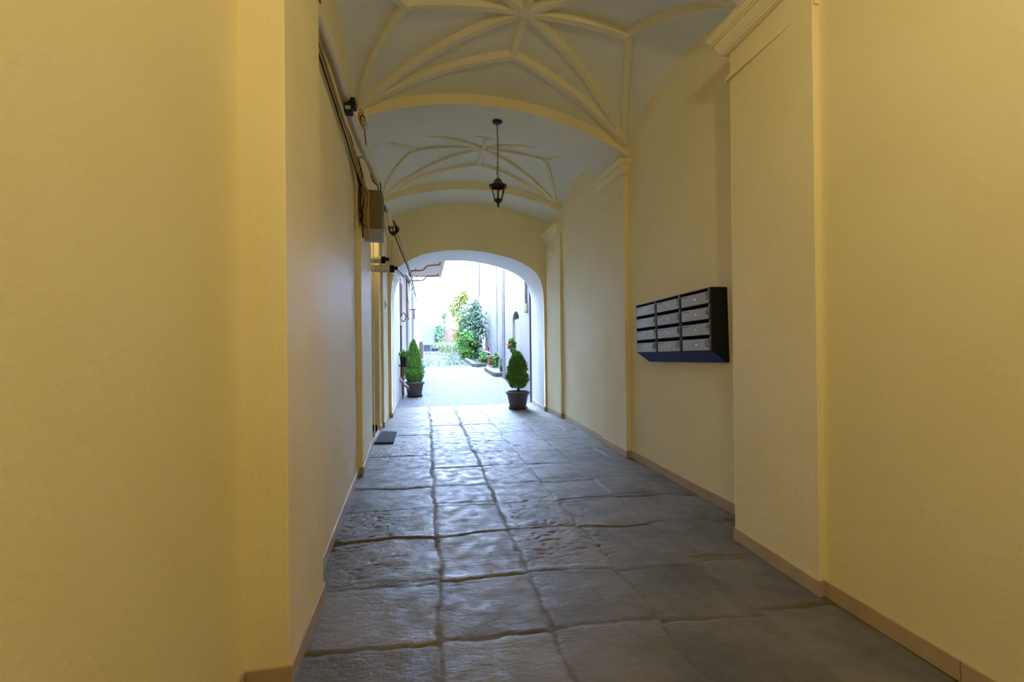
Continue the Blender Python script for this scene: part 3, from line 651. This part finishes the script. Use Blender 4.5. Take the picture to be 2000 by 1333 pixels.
blob('wrap', [atY(771, 527, 8.3), atY(779, 530, 8.5), atY(789, 541, 8.7)], [0.016] * 17, 'grey_box', sh_)
# two horizontal tubes with black caps
for (xa, xb, yy_, Yd, rr, lb) in ((712, 746, 508, 6.72, 0.048, 'upper short cream tube with a black cap sticking out of the doorway recess'), (712, 763, 525.5, 6.72, 0.050, 'lower longer cream tube with a black cap sticking out of the doorway recess')):
    a = atY(xa, yy_, Yd); b = atY(xb, yy_, Yd)
    e = empty('capped_tube', (a.x, a.y, a.z), lb, 'pipe')
    MB().tube([(-1.14, Yd, b.z), (b.x, Yd, b.z)], rr, 18).build('tube', 'pvc', e, smooth=True)
    MB().tube([(b.x - 0.01, Yd, b.z), (b.x + 0.05, Yd, b.z)], rr * 1.05, 18).build('cap', 'black', e, smooth=True)
    MB().box((b.x + 0.045, Yd - 0.03, b.z - 0.012), (b.x + 0.10, Yd + 0.03, b.z + 0.03)).build('spout', 'black', e, bevel=0.004)
struct(MB().box((-1.14, 6.60, 2.52), (-0.62, 6.84, 2.535)).build('trim_shelf', 'pvc'), 'thin cream ledge above the capped tubes', 'trim')
tag(MB().tube([(-0.688, 6.56, 0.02), (-0.688, 6.56, 2.9)], 0.008, 8).build('service_pipe', 'cable_white', smooth=True), 'thin white vertical pipe beside the doorway recess', 'pipe')
dbl = empty('doorbell', (-0.66, 8.1, 2.0), 'small pale doorbell plate on the far left pilaster', 'doorbell')
MB().box((-0.663, 8.05, 1.95), (-0.645, 8.16, 2.09)).build('plate', 'pvc', dbl, bevel=0.006)
MB().box((-0.646, 8.08, 2.0), (-0.638, 8.13, 2.04)).build('button', 'grey_box', dbl, bevel=0.003)
# small lamp inside the doorway recess, hidden from here by the pilaster
rl = empty('recess_lamp', (-1.09, 6.9, 2.86), 'small round lamp on the wall above the door inside the left recess', 'lamp')
MB().tube([(-1.15, 6.9, 2.98), (-1.12, 6.9, 2.98)], 0.05, 20).build('base_plate', 'pvc', rl, smooth=True)
MB().tube([(-1.12, 6.9, 2.98), (-1.07, 6.9, 2.98), (-1.055, 6.9, 2.98)], [0.042, 0.042, 0.02], 20).build("globe", "bulb", rl, smooth=True)
l2 = bpy.data.lights.new('recess_lamp_light', 'POINT'); l2.energy = 3.0; l2.color = (1.0, 0.80, 0.42); l2.shadow_soft_size = 0.04
l2o = bpy.data.objects.new('recess_lamp_light', l2); COL.objects.link(l2o); l2o.location = (-1.00, 6.9, 2.96)
# doormat
tag(MB().prism([(-0.685, 6.50), (-0.432, 6.44), (-0.432, 7.24), (-0.665, 7.32)], 0.0, 0.016).build('doormat', 'rubber', bevel=0.004), 'small black rubber doormat at the left doorway', 'doormat')

# ================================================================ PLANTS
def leaves(mb, pts, L, wd, upb=0.3, r=random):
    for p in pts:
        d = Vector((r.gauss(0, 1), r.gauss(0, 1), r.gauss(0, 1) + upb)).normalized(); s = d.orthogonal().normalized(); s = (Matrix.Rotation(r.uniform(0, 6.28), 3, d) @ s)
        l = L * r.uniform(0.6, 1.3); w = wd * r.uniform(0.7, 1.2); n = d.cross(s) * l * 0.12; p = Vector(p)
        mb.add([p, p + d * l * 0.5 + s * w, p + d * l, p + d * l * 0.5 - s * w, p + d * l * 0.5 + n], [(0, 1, 4), (1, 2, 4), (2, 3, 4), (3, 0, 4)])
def fol(name, m, parent, pts, L, wd, upb=0.3):
    mb = MB(); leaves(mb, pts, L, wd, upb, random.Random(5)); return mb.build(name, m, parent, fix=False)

def potted_conifer(x, y, z0, label, potH, potR, treeH, treeR, zlow, seed, lean, pt=0.0):
    def prof_r(t): return (1 - pt) * prof_e(t) + pt * min(1, 1.25 * (1.02 - t)) if t > 0.25 else prof_e(t)
    r = random.Random(seed); root = empty('potted_conifer', (x, y, z0), label, 'potted plant', 'clipped conifers in pots at the mouth of the passage')
    k = potR / 0.24; hh = potH
    MB().lathe([(0.165 * k, 0.002), (0.185 * k, 0.004), (0.20 * k, 0.028), (0.205 * k, 0.038), (0.19 * k, 0.038), (0.17 * k, 0.014)], (x, y, z0), 32).build('saucer', 'potdark', root, smooth=True)
    MB().lathe([(0.155 * k, 0.014), (0.165 * k, 0.03), (0.178 * k, 0.11), (0.200 * k, hh * 0.62), (0.215 * k, hh - 0.055), (0.238 * k, hh - 0.052), (0.243 * k, hh - 0.035), (0.240 * k, hh - 0.008), (0.232 * k, hh), (0.214 * k, hh), (0.205 * k, hh - 0.04), (0.16 * k, 0.05)], (x, y, z0), 36).build('pot', 'potdark', root, smooth=True)
    MB().lathe([(0.198 * k, hh - 0.055), (0.206 * k, hh - 0.036), (0.10 * k, hh - 0.026), (0.01, hh - 0.022)], (x, y, z0), 24).build('soil', 'soil', root, smooth=True)
    MB().tube([(x, y, z0 + hh - 0.05), (x + 0.01, y, z0 + hh + 0.05), (x + lean * 0.3, y, z0 + hh + 0.25), (x + lean, y, z0 + hh + 0.6)], [0.03, 0.024, 0.018, 0.008], 10).build('trunk', 'bark', root, smooth=True)
    pts = []; zb = hh + zlow; zt = treeH
    br = MB(); n = 120
    for i in range(n):
        t = r.random(); a = r.uniform(0, 2 * PI); rad = treeR * prof_r(t) * 0.9; zc = z0 + zb + (zt - zb) * t
        c0 = Vector((x + lean * t, y, zc - 0.08)); c1 = Vector((x + lean * t + rad * math.cos(a), y + rad * math.sin(a), zc + 0.03))
        br.tube([c0, (c0 + c1) / 2 + Vector((0, 0, -0.01)), c1], [0.005, 0.004, 0.002], 4)
    br.build('branches', 'bark', root)
    clump = [(r.random(), r.uniform(0, 2 * PI)) for _ in range(380)]
    for (t, a) in clump:
        t = t ** 1.15
        bump = r.uniform(0.86, 1.12)
        for _ in range(30):
            tt = min(1.0, max(0.0, t + r.gauss(0, 0.022))); aa = a + r.gauss(0, 0.16)
            rad = treeR * prof_r(tt) * bump * (0.68 + 0.34 * math.sqrt(r.random()))
            pts.append((x + lean * tt + rad * math.cos(aa), y + rad * math.sin(aa), z0 + zb + (zt - zb) * tt + r.uniform(-0.015, 0.02)))
    fol('foliage', 'thuja', root, pts, 0.040, 0.0085, 1.2)
    MB().lathe([(max(0.01, treeR * prof_r(i / 14) * 0.72), zb + 0.03 + (zt - zb - 0.10) * i / 14) for i in range(15)], (x + lean * 0.5, y, z0), 20).build('inner_foliage', 'thuja', root, smooth=True)
def prof_e(t):
    return 0.62 + 0.38 * math.sin(PI / 2 * t / 0.3) if t < 0.3 else max(0.03, math.sqrt(max(0, 1 - ((t - 0.3) / 0.71) ** 2)) * 0.75 + 0.25 * (1 - (t - 0.3) / 0.71))
potted_conifer(1.865, 9.30, 0.0, 'clipped conifer in a brown pot standing right, inside the passage mouth', 0.355, 0.245, 1.135, 0.215, 0.075, 3, 0.0)
potted_conifer(-0.275, 12.15, 0.006, 'taller clipped conifer in a brown pot standing left, outside on the cobbles', 0.37, 0.255, 1.42, 0.275, 0.0, 8, -0.02, 0.65)

# ================================================================ COURTYARD
def ground(xl, xr, y0, y1, dz, nx, ny, name, m):
    vs_ = []; 
    for j in range(ny + 1):
        y = y0 + (y1 - y0) * j / ny
        for i in range(nx + 1):
            x = xl + (xr - xl) * i / nx
            vs_.append((x, y, gz(y) + dz + (0.012 * math.sin(x * 2.1 + y) * math.sin(y * 1.7) if y > 10.3 else 0)))
    fs_ = [(j * (nx + 1) + i, j * (nx + 1) + i + 1, (j + 1) * (nx + 1) + i + 1, (j + 1) * (nx + 1) + i) for j in range(ny) for i in range(nx)]
    return MB().add(vs_, fs_).build(name, m, smooth=True, fix=False)
struct(ground(-6, 9, 10.03, 20.1, -0.006, 60, 40, 'courtyard_paving', 'cobble'), 'pale cobblestone paving of the courtyard', 'paving')
g2 = ground(-8, 14, 20.0, 30.0, -0.02, 60, 60, 'weedy_gravel', 'dirtgrass'); struct(g2, 'gravel ground with weeds beyond the cobbles', 'ground')
g3 = ground(-12, 20, 29.9, 62.0, -0.02, 40, 50, 'lawn_ground', 'grass'); struct(g3, 'grassy ground at the far end of the courtyard', 'ground')
gr = MB(); r = random.Random(4)
for _ in range(9000):
    y = 21 + 26 * r.random() ** 1.3; x = r.uniform(-0.25, 3.1); 
    if y < 30 and r.random() > 0.25 + 0.5 * (x > 1.0): continue
    h = r.uniform(0.04, 0.11) * (1 + (y > 30)); w = 0.012; a = r.uniform(0, PI); z = gz(y) - 0.02
    dx, dy = w * math.cos(a), w * math.sin(a); lx, ly = r.gauss(0, 0.03), r.gauss(0, 0.03)
    gr.add([(x - dx, y - dy, z), (x + dx, y + dy, z), (x + lx, y + ly, z + h)], [(0, 1, 2)])
tag(gr.build('grass_blades', 'grass', fix=False), 'loose green grass growing on the far half of the courtyard', 'grass', kind='stuff')
tag(MB().box((0.40, 26.0, gz(26) - 0.05), (1.30, 26.25, gz(26) + 0.04)).build('stone_strip', 'slab', bevel=0.01), 'low pale stone strip lying across the weedy gravel', 'stone')

# ---- left house (front part)
lh = empty('house', (-0.62, 16, 0), 'white rendered house along the left side of the courtyard with brown windows', 'building')
w_ = MB()
w_.box((-4.0, 10.045, -0.05), (-0.62, 12.05, 7)); w_.box((-4.0, 12.05, -0.05), (-0.72, 12.95, 7)); w_.box((-4.0, 12.95, -0.05), (-0.62, 26.0, 7))
w_.build('wall', 'house_l', lh)
f_ = MB(); f_.box((-0.72, 12.05, 2.02), (-0.60, 12.13, 3.05)); f_.box((-0.72, 12.87, 2.02), (-0.60, 12.95, 3.05)); f_.box((-0.72, 12.05, 2.97), (-0.60, 12.95, 3.05)); f_.box((-0.72, 12.05, 2.02), (-0.60, 12.95, 2.08)); f_.box((-0.715, 12.13, 2.08), (-0.69, 12.87, 2.97))
f_.build('window', 'darkframe', lh)
f_ = MB(); f_.box((-0.72, 12.2, 0.5), (-0.605, 12.8, 1.82)); f_.box((-0.62, 12.2, 0.5), (-0.595, 12.26, 1.82)); f_.build('lower_window', 'darkframe', lh)
MB().box((-0.72, 12.05, 1.82), (-0.585, 12.95, 2.02)).build('window_box', 'palegreen', lh)
# arched brown shutter
sp = [(16.3, 2.28), (18.2, 2.28), (18.2, 3.35)] + [(17.25 + 0.95 * math.cos(a * PI / 10), 3.35 + 0.35 * math.sin(a * PI / 10)) for a in range(1, 10)] + [(16.3, 3.35)]
n = len(sp); mb = MB(); mb.add([(-0.66, a, b) for a, b in sp] + [(-0.575, a, b) for a, b in sp], [tuple(range(n)), tuple(range(n, 2 * n))[::-1]] + [(i, (i + 1) % n, n + (i + 1) % n, n + i) for i in range(n)])
mb.build('shutter', 'shutter', lh)
MB().box((-0.58, 16.25, 2.86), (-0.56, 18.25, 3.02)).build('shutter_band', 'slab', lh)
MB().box((-0.66, 15.9, 0.9), (-0.56, 18.6, 2.2)).build('panel', 'palegreen', lh)
# balcony soffit with iron brackets
bal = MB()
for k in range(12):
    x0 = -0.62 + k * 0.108; bal.box((x0, 13.0, 4.20), (x0 + 0.102, 19.4, 4.24))
bal.box((-0.62, 13.0, 4.24), (0.69, 19.4, 4.34)); bal.box((0.63, 13.0, 4.12), (0.70, 19.4, 4.34)); bal.box((-0.62, 19.33, 4.10), (0.70, 19.4, 4.34))
bal.build('balcony', 'eave', lh)
for Yb in (16.4, 19.0):
    mb = MB(); zz = 3.93
    mb.tube(spline([(-0.62, Yb, zz - 0.02), (-0.30, Yb, zz - 0.03), (-0.05, Yb, zz), (0.10, Yb, zz + 0.14), (0.35, Yb, zz + 0.18), (0.52, Yb, zz + 0.2), (0.55, Yb, zz + 0.3)]), 0.022, 8)
    mb.tube([(-0.60, Yb, 4.2), (-0.60, Yb, 3.45)], 0.02, 8); mb.tube(spline([(-0.58, Yb, 3.5), (-0.45, Yb, 3.6), (-0.5, Yb, 3.75), (-0.38, Yb, 3.9), (-0.20, Yb, 3.92)]), 0.014, 6)
    mb.tube([(-0.30, Yb, zz - 0.02), (-0.30, Yb, zz + 0.16)], 0.014, 6)
    mb.build('bracket', 'wood', lh, smooth=True)
# window guard scroll under first window
mb = MB(); mb.tube(spline([(-0.60, 12.1, 2.15), (-0.50, 12.1, 2.12), (-0.48, 12.1, 2.0), (-0.54, 12.1, 1.92), (-0.58, 12.1, 1.98)]), 0.016, 6)
mb.tube([(-0.60, 12.0, 3.1), (-0.60, 12.0, 2.15)], 0.02, 6); mb.build('guard', 'wood', lh, smooth=True)
mb = MB(); mb.tube([(-0.60, 19.0, 2.72), (-0.32, 19.0, 2.75)], 0.025, 6); mb.tube([(-0.42, 19.0, 2.72), (-0.42, 19.0, 2.35)], 0.025, 6); mb.build('wall_hook', 'wood', lh)
# eaves cables and gutter along the house
tag(MB().tube(spline([(-0.56, 10.1, 3.05), (-0.52, 13, 3.35), (-0.50, 17, 3.62), (-0.46, 22, 3.7), (-0.42, 25.5, 3.7)]), 0.035, 8).build('facade_conduit', 'downpipe', smooth=True), 'pale blue conduit running along the left house below the balcony', 'pipe')
dp1 = MB(); dp1.tube([(-0.50, 19.9, 4.3), (-0.50, 19.9, 0.3)], 0.05, 10)
tag(dp1.build('downpipe', 'downpipe', smooth=True), 'grey-blue downpipe on the left house just beyond the brown shutter', 'pipe')

# ---- second left house, further back, stands forward
h2 = empty('house', (-0.3, 30, gz(28)), 'second pale house further back on the left of the courtyard', 'building')
MB().box((-5, 26.0, 0.3), (-0.30, 44.0, 7.0)).build('wall', 'house_l', h2)
for (ya, za, zb) in ((28, 2.6, 4.2), (31, 2.6, 4.2), (35, 2.6, 4.2)):
    MB().box((-0.34, ya, za), (-0.27, ya + 1.1, zb)).build('window', 'bluewall', h2)
MB().box((-0.34, 37.0, 1.0), (-0.26, 38.2, 3.2)).build('door', 'darkframe', h2)
MB().box((-0.30, 26.0, 6.9), (0.15, 44.0, 7.05)).build('eave', 'eave', h2)
dpo = empty('downpipe', (-0.21, 25.9, gz(26)), 'pale blue downpipe with an orange-brown lower length on the second left house', 'pipe')
MB().tube([(-0.21, 25.9, 6.9), (-0.21, 25.9, 1.45)], 0.07, 12).tube([(-0.21, 25.9, 3.78), (-0.21, 25.9, 3.86)], 0.09, 12).build('upper_length', 'downpipe', dpo, smooth=True)
MB().tube([(-0.21, 25.9, 1.46), (-0.21, 25.9, 0.5)], 0.095, 12).build('lower_length', 'farwall', dpo, smooth=True)
tag(MB().box((-0.12, 30.5, gz(31) - 0.1), (0.92, 31.3, gz(31) + 0.07)).build('doorstep', 'slab', bevel=0.02), 'pale stone doorstep slab under the two blue crates', 'step')
def crate(x0, x1, y0, h, m, label):
    e = empty('crate', ((x0 + x1) / 2, y0 + 0.25, gz(31) + 0.07), label, 'crate', 'plastic crates on the doorstep'); z = gz(31) + 0.07
    MB().box((x0, y0, z), (x1, y0 + 0.5, z + h)).build('body', m, e, bevel=0.02)
    MB().box((x0 - 0.02, y0 - 0.02, z + h - 0.03), (x1 + 0.02, y0 + 0.52, z + h + 0.03)).build('rim', m, e, bevel=0.01)
crate(-0.05, 0.34, 30.6, 0.42, 'bluebin', 'taller light blue crate on the far doorstep')
crate(0.42, 0.85, 30.6, 0.20, 'navy', 'low dark blue crate on the far doorstep')

# ---- far garden wall and gate
fwall = empty('garden_wall', (2, 48, gz(48)), 'orange rendered garden wall with a sloping white coping across the far end', 'wall')
zg = gz(48)
MB().prism_y([(0.9, zg - 0.1), (7.5, zg - 0.1), (7.5, zg + 0.2), (4.6, zg + 0.55), (2.6, zg + 1.55), (1.8, zg + 1.75), (0.9, zg + 1.8)], 48.0, 48.3).build('wall', 'farwall', fwall)
MB().prism_y([(4.6, zg + 0.55), (2.6, zg + 1.55), (2.6, zg + 1.72), (4.6, zg + 0.72)], 47.95, 48.35).build('coping', 'slab', fwall)
gt = empty('garden_gate', (0.4, 47.9, zg), 'pale metal garden gate left of the orange wall', 'gate')
MB().box((-0.3, 47.7, zg), (0.95, 47.76, zg + 1.9)).build('panel', 'bluewall', gt)
MB().box((0.90, 47.65, zg), (1.02, 47.8, zg + 2.2)).build('post', 'darkframe', gt)

# ---- bushes and trees
def bush(name, label, cat, x, y, z, rx, ry, rz, n, m, L, wd, seed, stem=True, parts=True):
    r = random.Random(seed); e = empty(name, (x, y, z), label, cat); pts = []
    cl_ = [(r.gauss(0, 0.45), r.gauss(0, 0.45), r.uniform(-0.9, 0.95)) for _ in range(max(12, n // 60))]
    for (a, b, c_) in cl_:
        q = math.sqrt(max(0.05, 1 - c_ * c_)); s = 0.30
        for _ in range(60):
            pts.append((x + (a * q + r.gauss(0, s * 0.6)) * rx, y + (b * q + r.gauss(0, s * 0.6)) * ry, z + rz + (c_ + r.gauss(0, s * 0.5)) * rz * 0.95))
    fol('foliage', m, e, pts, L, wd, 0.2)
    if stem:
        st = MB()
        for k in range(5):
            a = r.uniform(0, 6.28); st.tube([(x, y, min(z, gz(y)) - 0.05), (x + 0.3 * rx * math.cos(a), y + 0.3 * ry * math.sin(a), z + rz), (x + 0.6 * rx * math.cos(a + 0.4), y + 0.5 * ry * math.sin(a), z + rz * 1.7)], [0.04, 0.025, 0.01], 6)
        st.build('stems', 'bark', e)
    return e
bush('shrub', 'tall dull green climbing shrub against the right courtyard wall', 'shrub', 2.65, 25.2, gz(25), 0.62, 0.6, 1.55, 4200, 'leaf_blue', 0.16, 0.045, 1)
bush('shrub', 'bright green low shrub in front of the tall climbing shrub', 'shrub', 2.15, 24.6, gz(24.6), 0.42, 0.5, 0.72, 2400, 'leaf', 0.13, 0.04, 2)
bush('tree', 'small tree with yellow-green leaves beyond the shrubs', 'tree', 2.7, 34, gz(34) + 0.6, 1.0, 1.0, 1.8, 2400, 'leaf_yellow', 0.20, 0.06, 3)
bush('tree', 'distant narrow green tree above the garden wall', 'tree', 2.25, 56, 3.6, 0.40, 0.5, 0.7, 500, 'leaf_blue', 0.3, 0.09, 4, stem=True)
bush('tree', 'pale yellow tree far behind the garden wall', 'tree', 3.4, 60, 2.0, 2.2, 1.5, 2.9, 1500, 'leaf_yellow', 0.3, 0.09, 14)
bush('climbing_plant', 'dark green climbing plant beside the garden gate', 'climbing plant', 1.55, 47.6, zg, 0.5, 0.2, 0.85, 900, 'leaf_blue', 0.22, 0.07, 6)
bush('shrub', 'small green plant growing behind the farther stone edging', 'plant', 2.75, 21.8, gz(21.8), 0.32, 0.3, 0.25, 700, 'leaf', 0.10, 0.03, 7, stem=False)
bush('weeds', 'green weeds growing beside the terracotta pot', 'plant', 3.0, 19.6, gz(19.6), 0.2, 0.2, 0.30, 420, 'leaf', 0.10, 0.025, 9, stem=False)
bush('weeds', 'dull green plants growing inside the nearer stone edging', 'plant', 2.88, 17.2, gz(17.2), 0.18, 0.6, 0.24, 700, 'leaf_blue', 0.09, 0.02, 10, stem=False)
# bare tree
bt = empty('bare_tree', (2.9, 38, gz(38)), 'leafless dark branches rising behind the yellow-green tree', 'tree'); r = random.Random(12); mb = MB()
def grow(p, d, L, rr, k):
    q = p + d * L; mb.tube([p, (p + q) / 2 + Vector((r.uniform(-.05, .05), 0, 0)), q], [rr, rr * 0.85, rr * 0.7], 5)
    if k:
        for _ in range(3 if k > 1 else 2): grow(q, (d + Vector((r.uniform(-.55, .55), r.uniform(-.4, .4), r.uniform(-.1, .3)))).normalized(), L * 0.72, rr * 0.62, k - 1)
grow(Vector((2.9, 38, gz(38) - 0.1)), Vector((0.02, 0, 1)), 2.2, 0.07, 4)
mb.build('branches', 'strip', bt)

# ---- right house
rh = empty('house', (2.62, 13, 0), 'tall pale house along the right side of the courtyard with an arched niche', 'building')
mb = MB()
# wall with a niche between y 12.35 and 13.55 : cut as pieces
mb.box((2.62, 10.045, -0.05), (5.0, 12.75, 8)); mb.box((2.62, 13.75, -0.05), (5.0, 15.12, 8)); mb.box((2.62, 12.75, -0.05), (5.0, 13.75, 0.95)); mb.box((2.80, 12.75, 0.95), (5.0, 13.75, 8))
prf = [(12.75, 2.0)] + [(13.25 - 0.5 * math.cos(a * PI / 12), 2.0 + 0.27 * math.sin(a * PI / 12)) for a in range(1, 12)] + [(13.75, 2.0), (13.75, 8), (12.75, 8)]
n = len(prf); mb.add([(2.62, a, b) for a, b in prf] + [(2.82, a, b) for a, b in prf], [tuple(range(n)), tuple(range(n, 2 * n))[::-1]] + [(i, (i + 1) % n, n + (i + 1) % n, n + i) for i in range(n)])
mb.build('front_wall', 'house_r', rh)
MB().box((2.68, 12.76, 0.96), (2.802, 13.74, 2.05)).build('niche_back', 'niche', rh)
MB().box((2.60, 15.12, 0.05), (5.0, 15.62, 8)).build('corner_post', 'strip', rh)
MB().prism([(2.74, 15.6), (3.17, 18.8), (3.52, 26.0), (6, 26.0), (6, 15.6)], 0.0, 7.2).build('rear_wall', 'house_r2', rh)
MB().prism([(3.24, 20.9), (3.26, 21.1), (3.5, 21.1), (3.5, 20.9)], 0.3, 7.2).build('crack_strip', 'strip', rh)
h3 = empty('house', (3.3, 32, 1), 'pale pinkish house furthest back on the right of the courtyard', 'building')
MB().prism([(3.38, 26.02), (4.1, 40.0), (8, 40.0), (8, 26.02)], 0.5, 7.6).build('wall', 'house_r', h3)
MB().tube([(3.22, 27.4, 7.4), (3.22, 27.4, 4.2)], 0.05, 8).build('drainpipe', 'darkframe', h3)
MB().prism([(3.1, 31.5), (3.2, 32), (4.3, 40.0), (4.1, 40.0)], 7.0, 7.25).build('eave', 'eave', h3)
hp = empty('wall_vent_pipe', (2.56, 11.6, 2.3), 'thin grey pipe with a round end hanging on the right courtyard wall', 'pipe')
MB().tube([(2.575, 11.63, 5.0), (2.575, 11.63, 2.35)], 0.035, 10).build('tube', 'strip', hp, smooth=True)
MB().tube([(2.575, 11.63, 2.36), (2.575, 11.63, 2.31), (2.575, 11.63, 2.14), (2.575, 11.63, 2.12)], [0.04, 0.055, 0.055, 0.03], 12).build('end_cup', 'niche', hp, smooth=True)
tag(MB().box((2.305, 10.05, 0.02), (2.335, 10.08, 2.6)).build('door_stop_post', 'navy'), 'narrow dark blue-grey metal post at the outer right edge of the opening', 'post')
# red-flowered hanging plant
e = bush('hanging_flower', 'leafy plant with a red flower fixed on the right courtyard wall', 'plant', 2.44, 12.9, 1.08, 0.13, 0.16, 0.165, 700, 'leaf', 0.085, 0.03, 15, stem=False)
mb = MB()
r = random.Random(2); leaves(mb, [(2.31 + r.gauss(0, 0.02), 12.8 + r.gauss(0, 0.02), 1.29 + r.gauss(0, 0.02)) for _ in range(40)], 0.035, 0.016, 0.2, r); mb.build('flower', 'red', e, fix=False)
MB().lathe([(0.06, 0.94), (0.09, 1.10), (0.095, 1.12), (0.08, 1.12), (0.05, 1.0)], (2.50, 12.9, 0), 16).build('wall_pot', 'potdark', e, smooth=True)
MB().box((2.48, 12.86, 0.98), (2.625, 12.94, 1.0)).build('holder', 'iron', e)
# terracotta planter
te = empty('planter', (2.86, 20.0, gz(20)), 'square terracotta planter with a thick rim beside the right stone edging', 'planter')
z = gz(20) + 0.05
MB().add([(2.72, 19.82, z), (3.00, 19.82, z), (3.00, 20.12, z), (2.72, 20.12, z), (2.68, 19.78, z + 0.36), (3.05, 19.78, z + 0.36), (3.05, 20.16, z + 0.36), (2.68, 20.16, z + 0.36)], [(0, 3, 2, 1), (4, 5, 6, 7), (0, 1, 5, 4), (1, 2, 6, 5), (2, 3, 7, 6), (3, 0, 4, 7)]).build('tub', 'terracotta', te, bevel=0.01)
MB().box((2.65, 19.75, z + 0.34), (3.08, 20.19, z + 0.42)).build('rim', 'terracotta', te, bevel=0.01)
MB().box((2.70, 19.80, z + 0.41), (3.03, 20.14, z + 0.425)).build('soil', 'soil', te)
# stone edging blocks
def blocks(pts, label, names, w=0.16, h=0.14, L=0.55):
    k = 0
    for (a, b) in zip(pts[:-1], pts[1:]):
        a = Vector((*a, 0)); b = Vector((*b, 0)); T_ = (b - a).length; d = (b - a) / T_; n = max(1, round(T_ / L)); s = Vector((-d.y, d.x, 0)) * w / 2
        for i in range(n):
            p = a + d * (T_ * i / n + 0.012); q = a + d * (T_ * (i + 1) / n - 0.012); z0 = gz(p.y) - 0.03; z1 = gz(q.y) - 0.03; hh = h + random.uniform(-0.01, 0.015)
            v = [p - s, q - s, q + s, p + s]; zz = [z0, z1, z1, z0]
            o = MB().add([(c_.x, c_.y, zc) for c_, zc in zip(v, zz)] + [(c_.x, c_.y, zc + hh + 0.03) for c_, zc in zip(v, zz)], [(0, 3, 2, 1), (4, 5, 6, 7), (0, 1, 5, 4), (1, 2, 6, 5), (2, 3, 7, 6), (3, 0, 4, 7)]).build('edging_block', 'stoneblock', bevel=0.012)
            tag(o, '%s grey stone block of %s' % (names[k], label), 'edging stone', 'stone edging of the right flower bed'); k += 1
blocks([(2.40, 18.3), (2.44, 16.1)], 'the nearer flower bed edging, along its courtyard side', ['farthest', 'middle', 'nearest'], 0.18, 0.15, 0.75)
blocks([(2.38, 15.98), (2.72, 16.1)], 'the nearer flower bed edging, closing its near end', ['single', 'second'], 0.16, 0.15, 0.6)
blocks([(2.05, 23.4), (2.12, 20.1)], 'the farther flower bed edging, along its courtyard side', ['farthest', 'second farthest', 'second nearest', 'nearest'], 0.18, 0.14, 0.8)
blocks([(2.15, 19.9), (2.62, 20.2)], 'the farther flower bed edging, closing its near end', ['single', 'second'], 0.16, 0.14, 0.8)
# striped folded object in the bed
st = empty('garden_bench', (3.0, 22.5, gz(22)), 'dark red and white slatted thing leaning by the right wall behind the planter', 'bench'); z = gz(22)
for k, m_ in enumerate(('redcloth', 'slab', 'black')):
    MB().add([(2.82, 22.3, z + 0.62 - k * 0.07), (3.10, 22.2, z + 0.52 - k * 0.07), (3.10, 22.35, z + 0.52 - k * 0.07), (2.82, 22.45, z + 0.62 - k * 0.07), (2.82, 22.3, z + 0.67 - k * 0.07), (3.10, 22.2, z + 0.57 - k * 0.07), (3.10, 22.35, z + 0.57 - k * 0.07), (2.82, 22.45, z + 0.67 - k * 0.07)],
             [(0, 3, 2, 1), (4, 5, 6, 7), (0, 1, 5, 4), (1, 2, 6, 5), (2, 3, 7, 6), (3, 0, 4, 7)]).build('slat', m_, st)
MB().tube([(3.04, 22.3, z), (3.04, 22.3, z + 0.74)], 0.03, 8).build('leg', 'black', st); MB().tube([(2.86, 22.4, z), (2.86, 22.4, z + 0.62)], 0.03, 8).build('leg', 'black', st)
# hanging planter at left window and wooden plant stand
hpz = 0.80
hg = empty('wall_planter', (-0.53, 11.35, hpz), 'black pot with a bright green plant fixed on the left courtyard wall', 'planter')
MB().lathe([(0.060, hpz + 0.0), (0.085, hpz + 0.22), (0.09, hpz + 0.25), (0.075, hpz + 0.25), (0.05, hpz + 0.05)], (-0.51, 11.35, 0), 20).build('pot', 'black', hg, smooth=True)
MB().box((-0.63, 11.30, hpz + 0.02), (-0.56, 11.40, hpz + 0.05)).build('holder', 'iron', hg)
fol('foliage', 'leaf', hg, [(-0.51 + random.gauss(0, 0.04), 11.35 + random.gauss(0, 0.04), hpz + 0.25 + abs(random.gauss(0, 0.05))) for _ in range(260)], 0.07, 0.018, 1.2)
ps = empty('plant_stand', (-0.5, 11.9, 0), 'small folding brown wooden stand leaning by the left wall behind the conifer', 'stand')
MB().box((-0.57, 11.6, 0.0), (-0.54, 11.64, 0.80)).build('upright', 'wood', ps); MB().box((-0.57, 12.2, 0.0), (-0.54, 12.24, 0.80)).build('upright', 'wood', ps)
for (za, zb) in ((0.20, 0.46), (0.27, 0.53)):
    MB().add([(-0.60, 11.2, zb), (-0.60, 11.2, zb + 0.04), (-0.40, 11.55, za + 0.04), (-0.40, 11.55, za), (-0.60, 11.23, zb), (-0.60, 11.23, zb + 0.04), (-0.40, 11.58, za + 0.04), (-0.40, 11.58, za)], [(0, 1, 2, 3), (7, 6, 5, 4), (0, 4, 5, 1), (3, 2, 6, 7), (1, 5, 6, 2), (0, 3, 7, 4)]).build('slat', 'shutter' if za < 0.25 else 'slab', ps)
MB().tube([(-0.55, 12.0, 0.75), (-0.30, 12.0, 0.42)], 0.012, 6).build('brace', 'wood', ps); MB().tube([(-0.55, 12.0, 0.42), (-0.33, 12.0, 0.75)], 0.012, 6).build('brace', 'wood', ps)
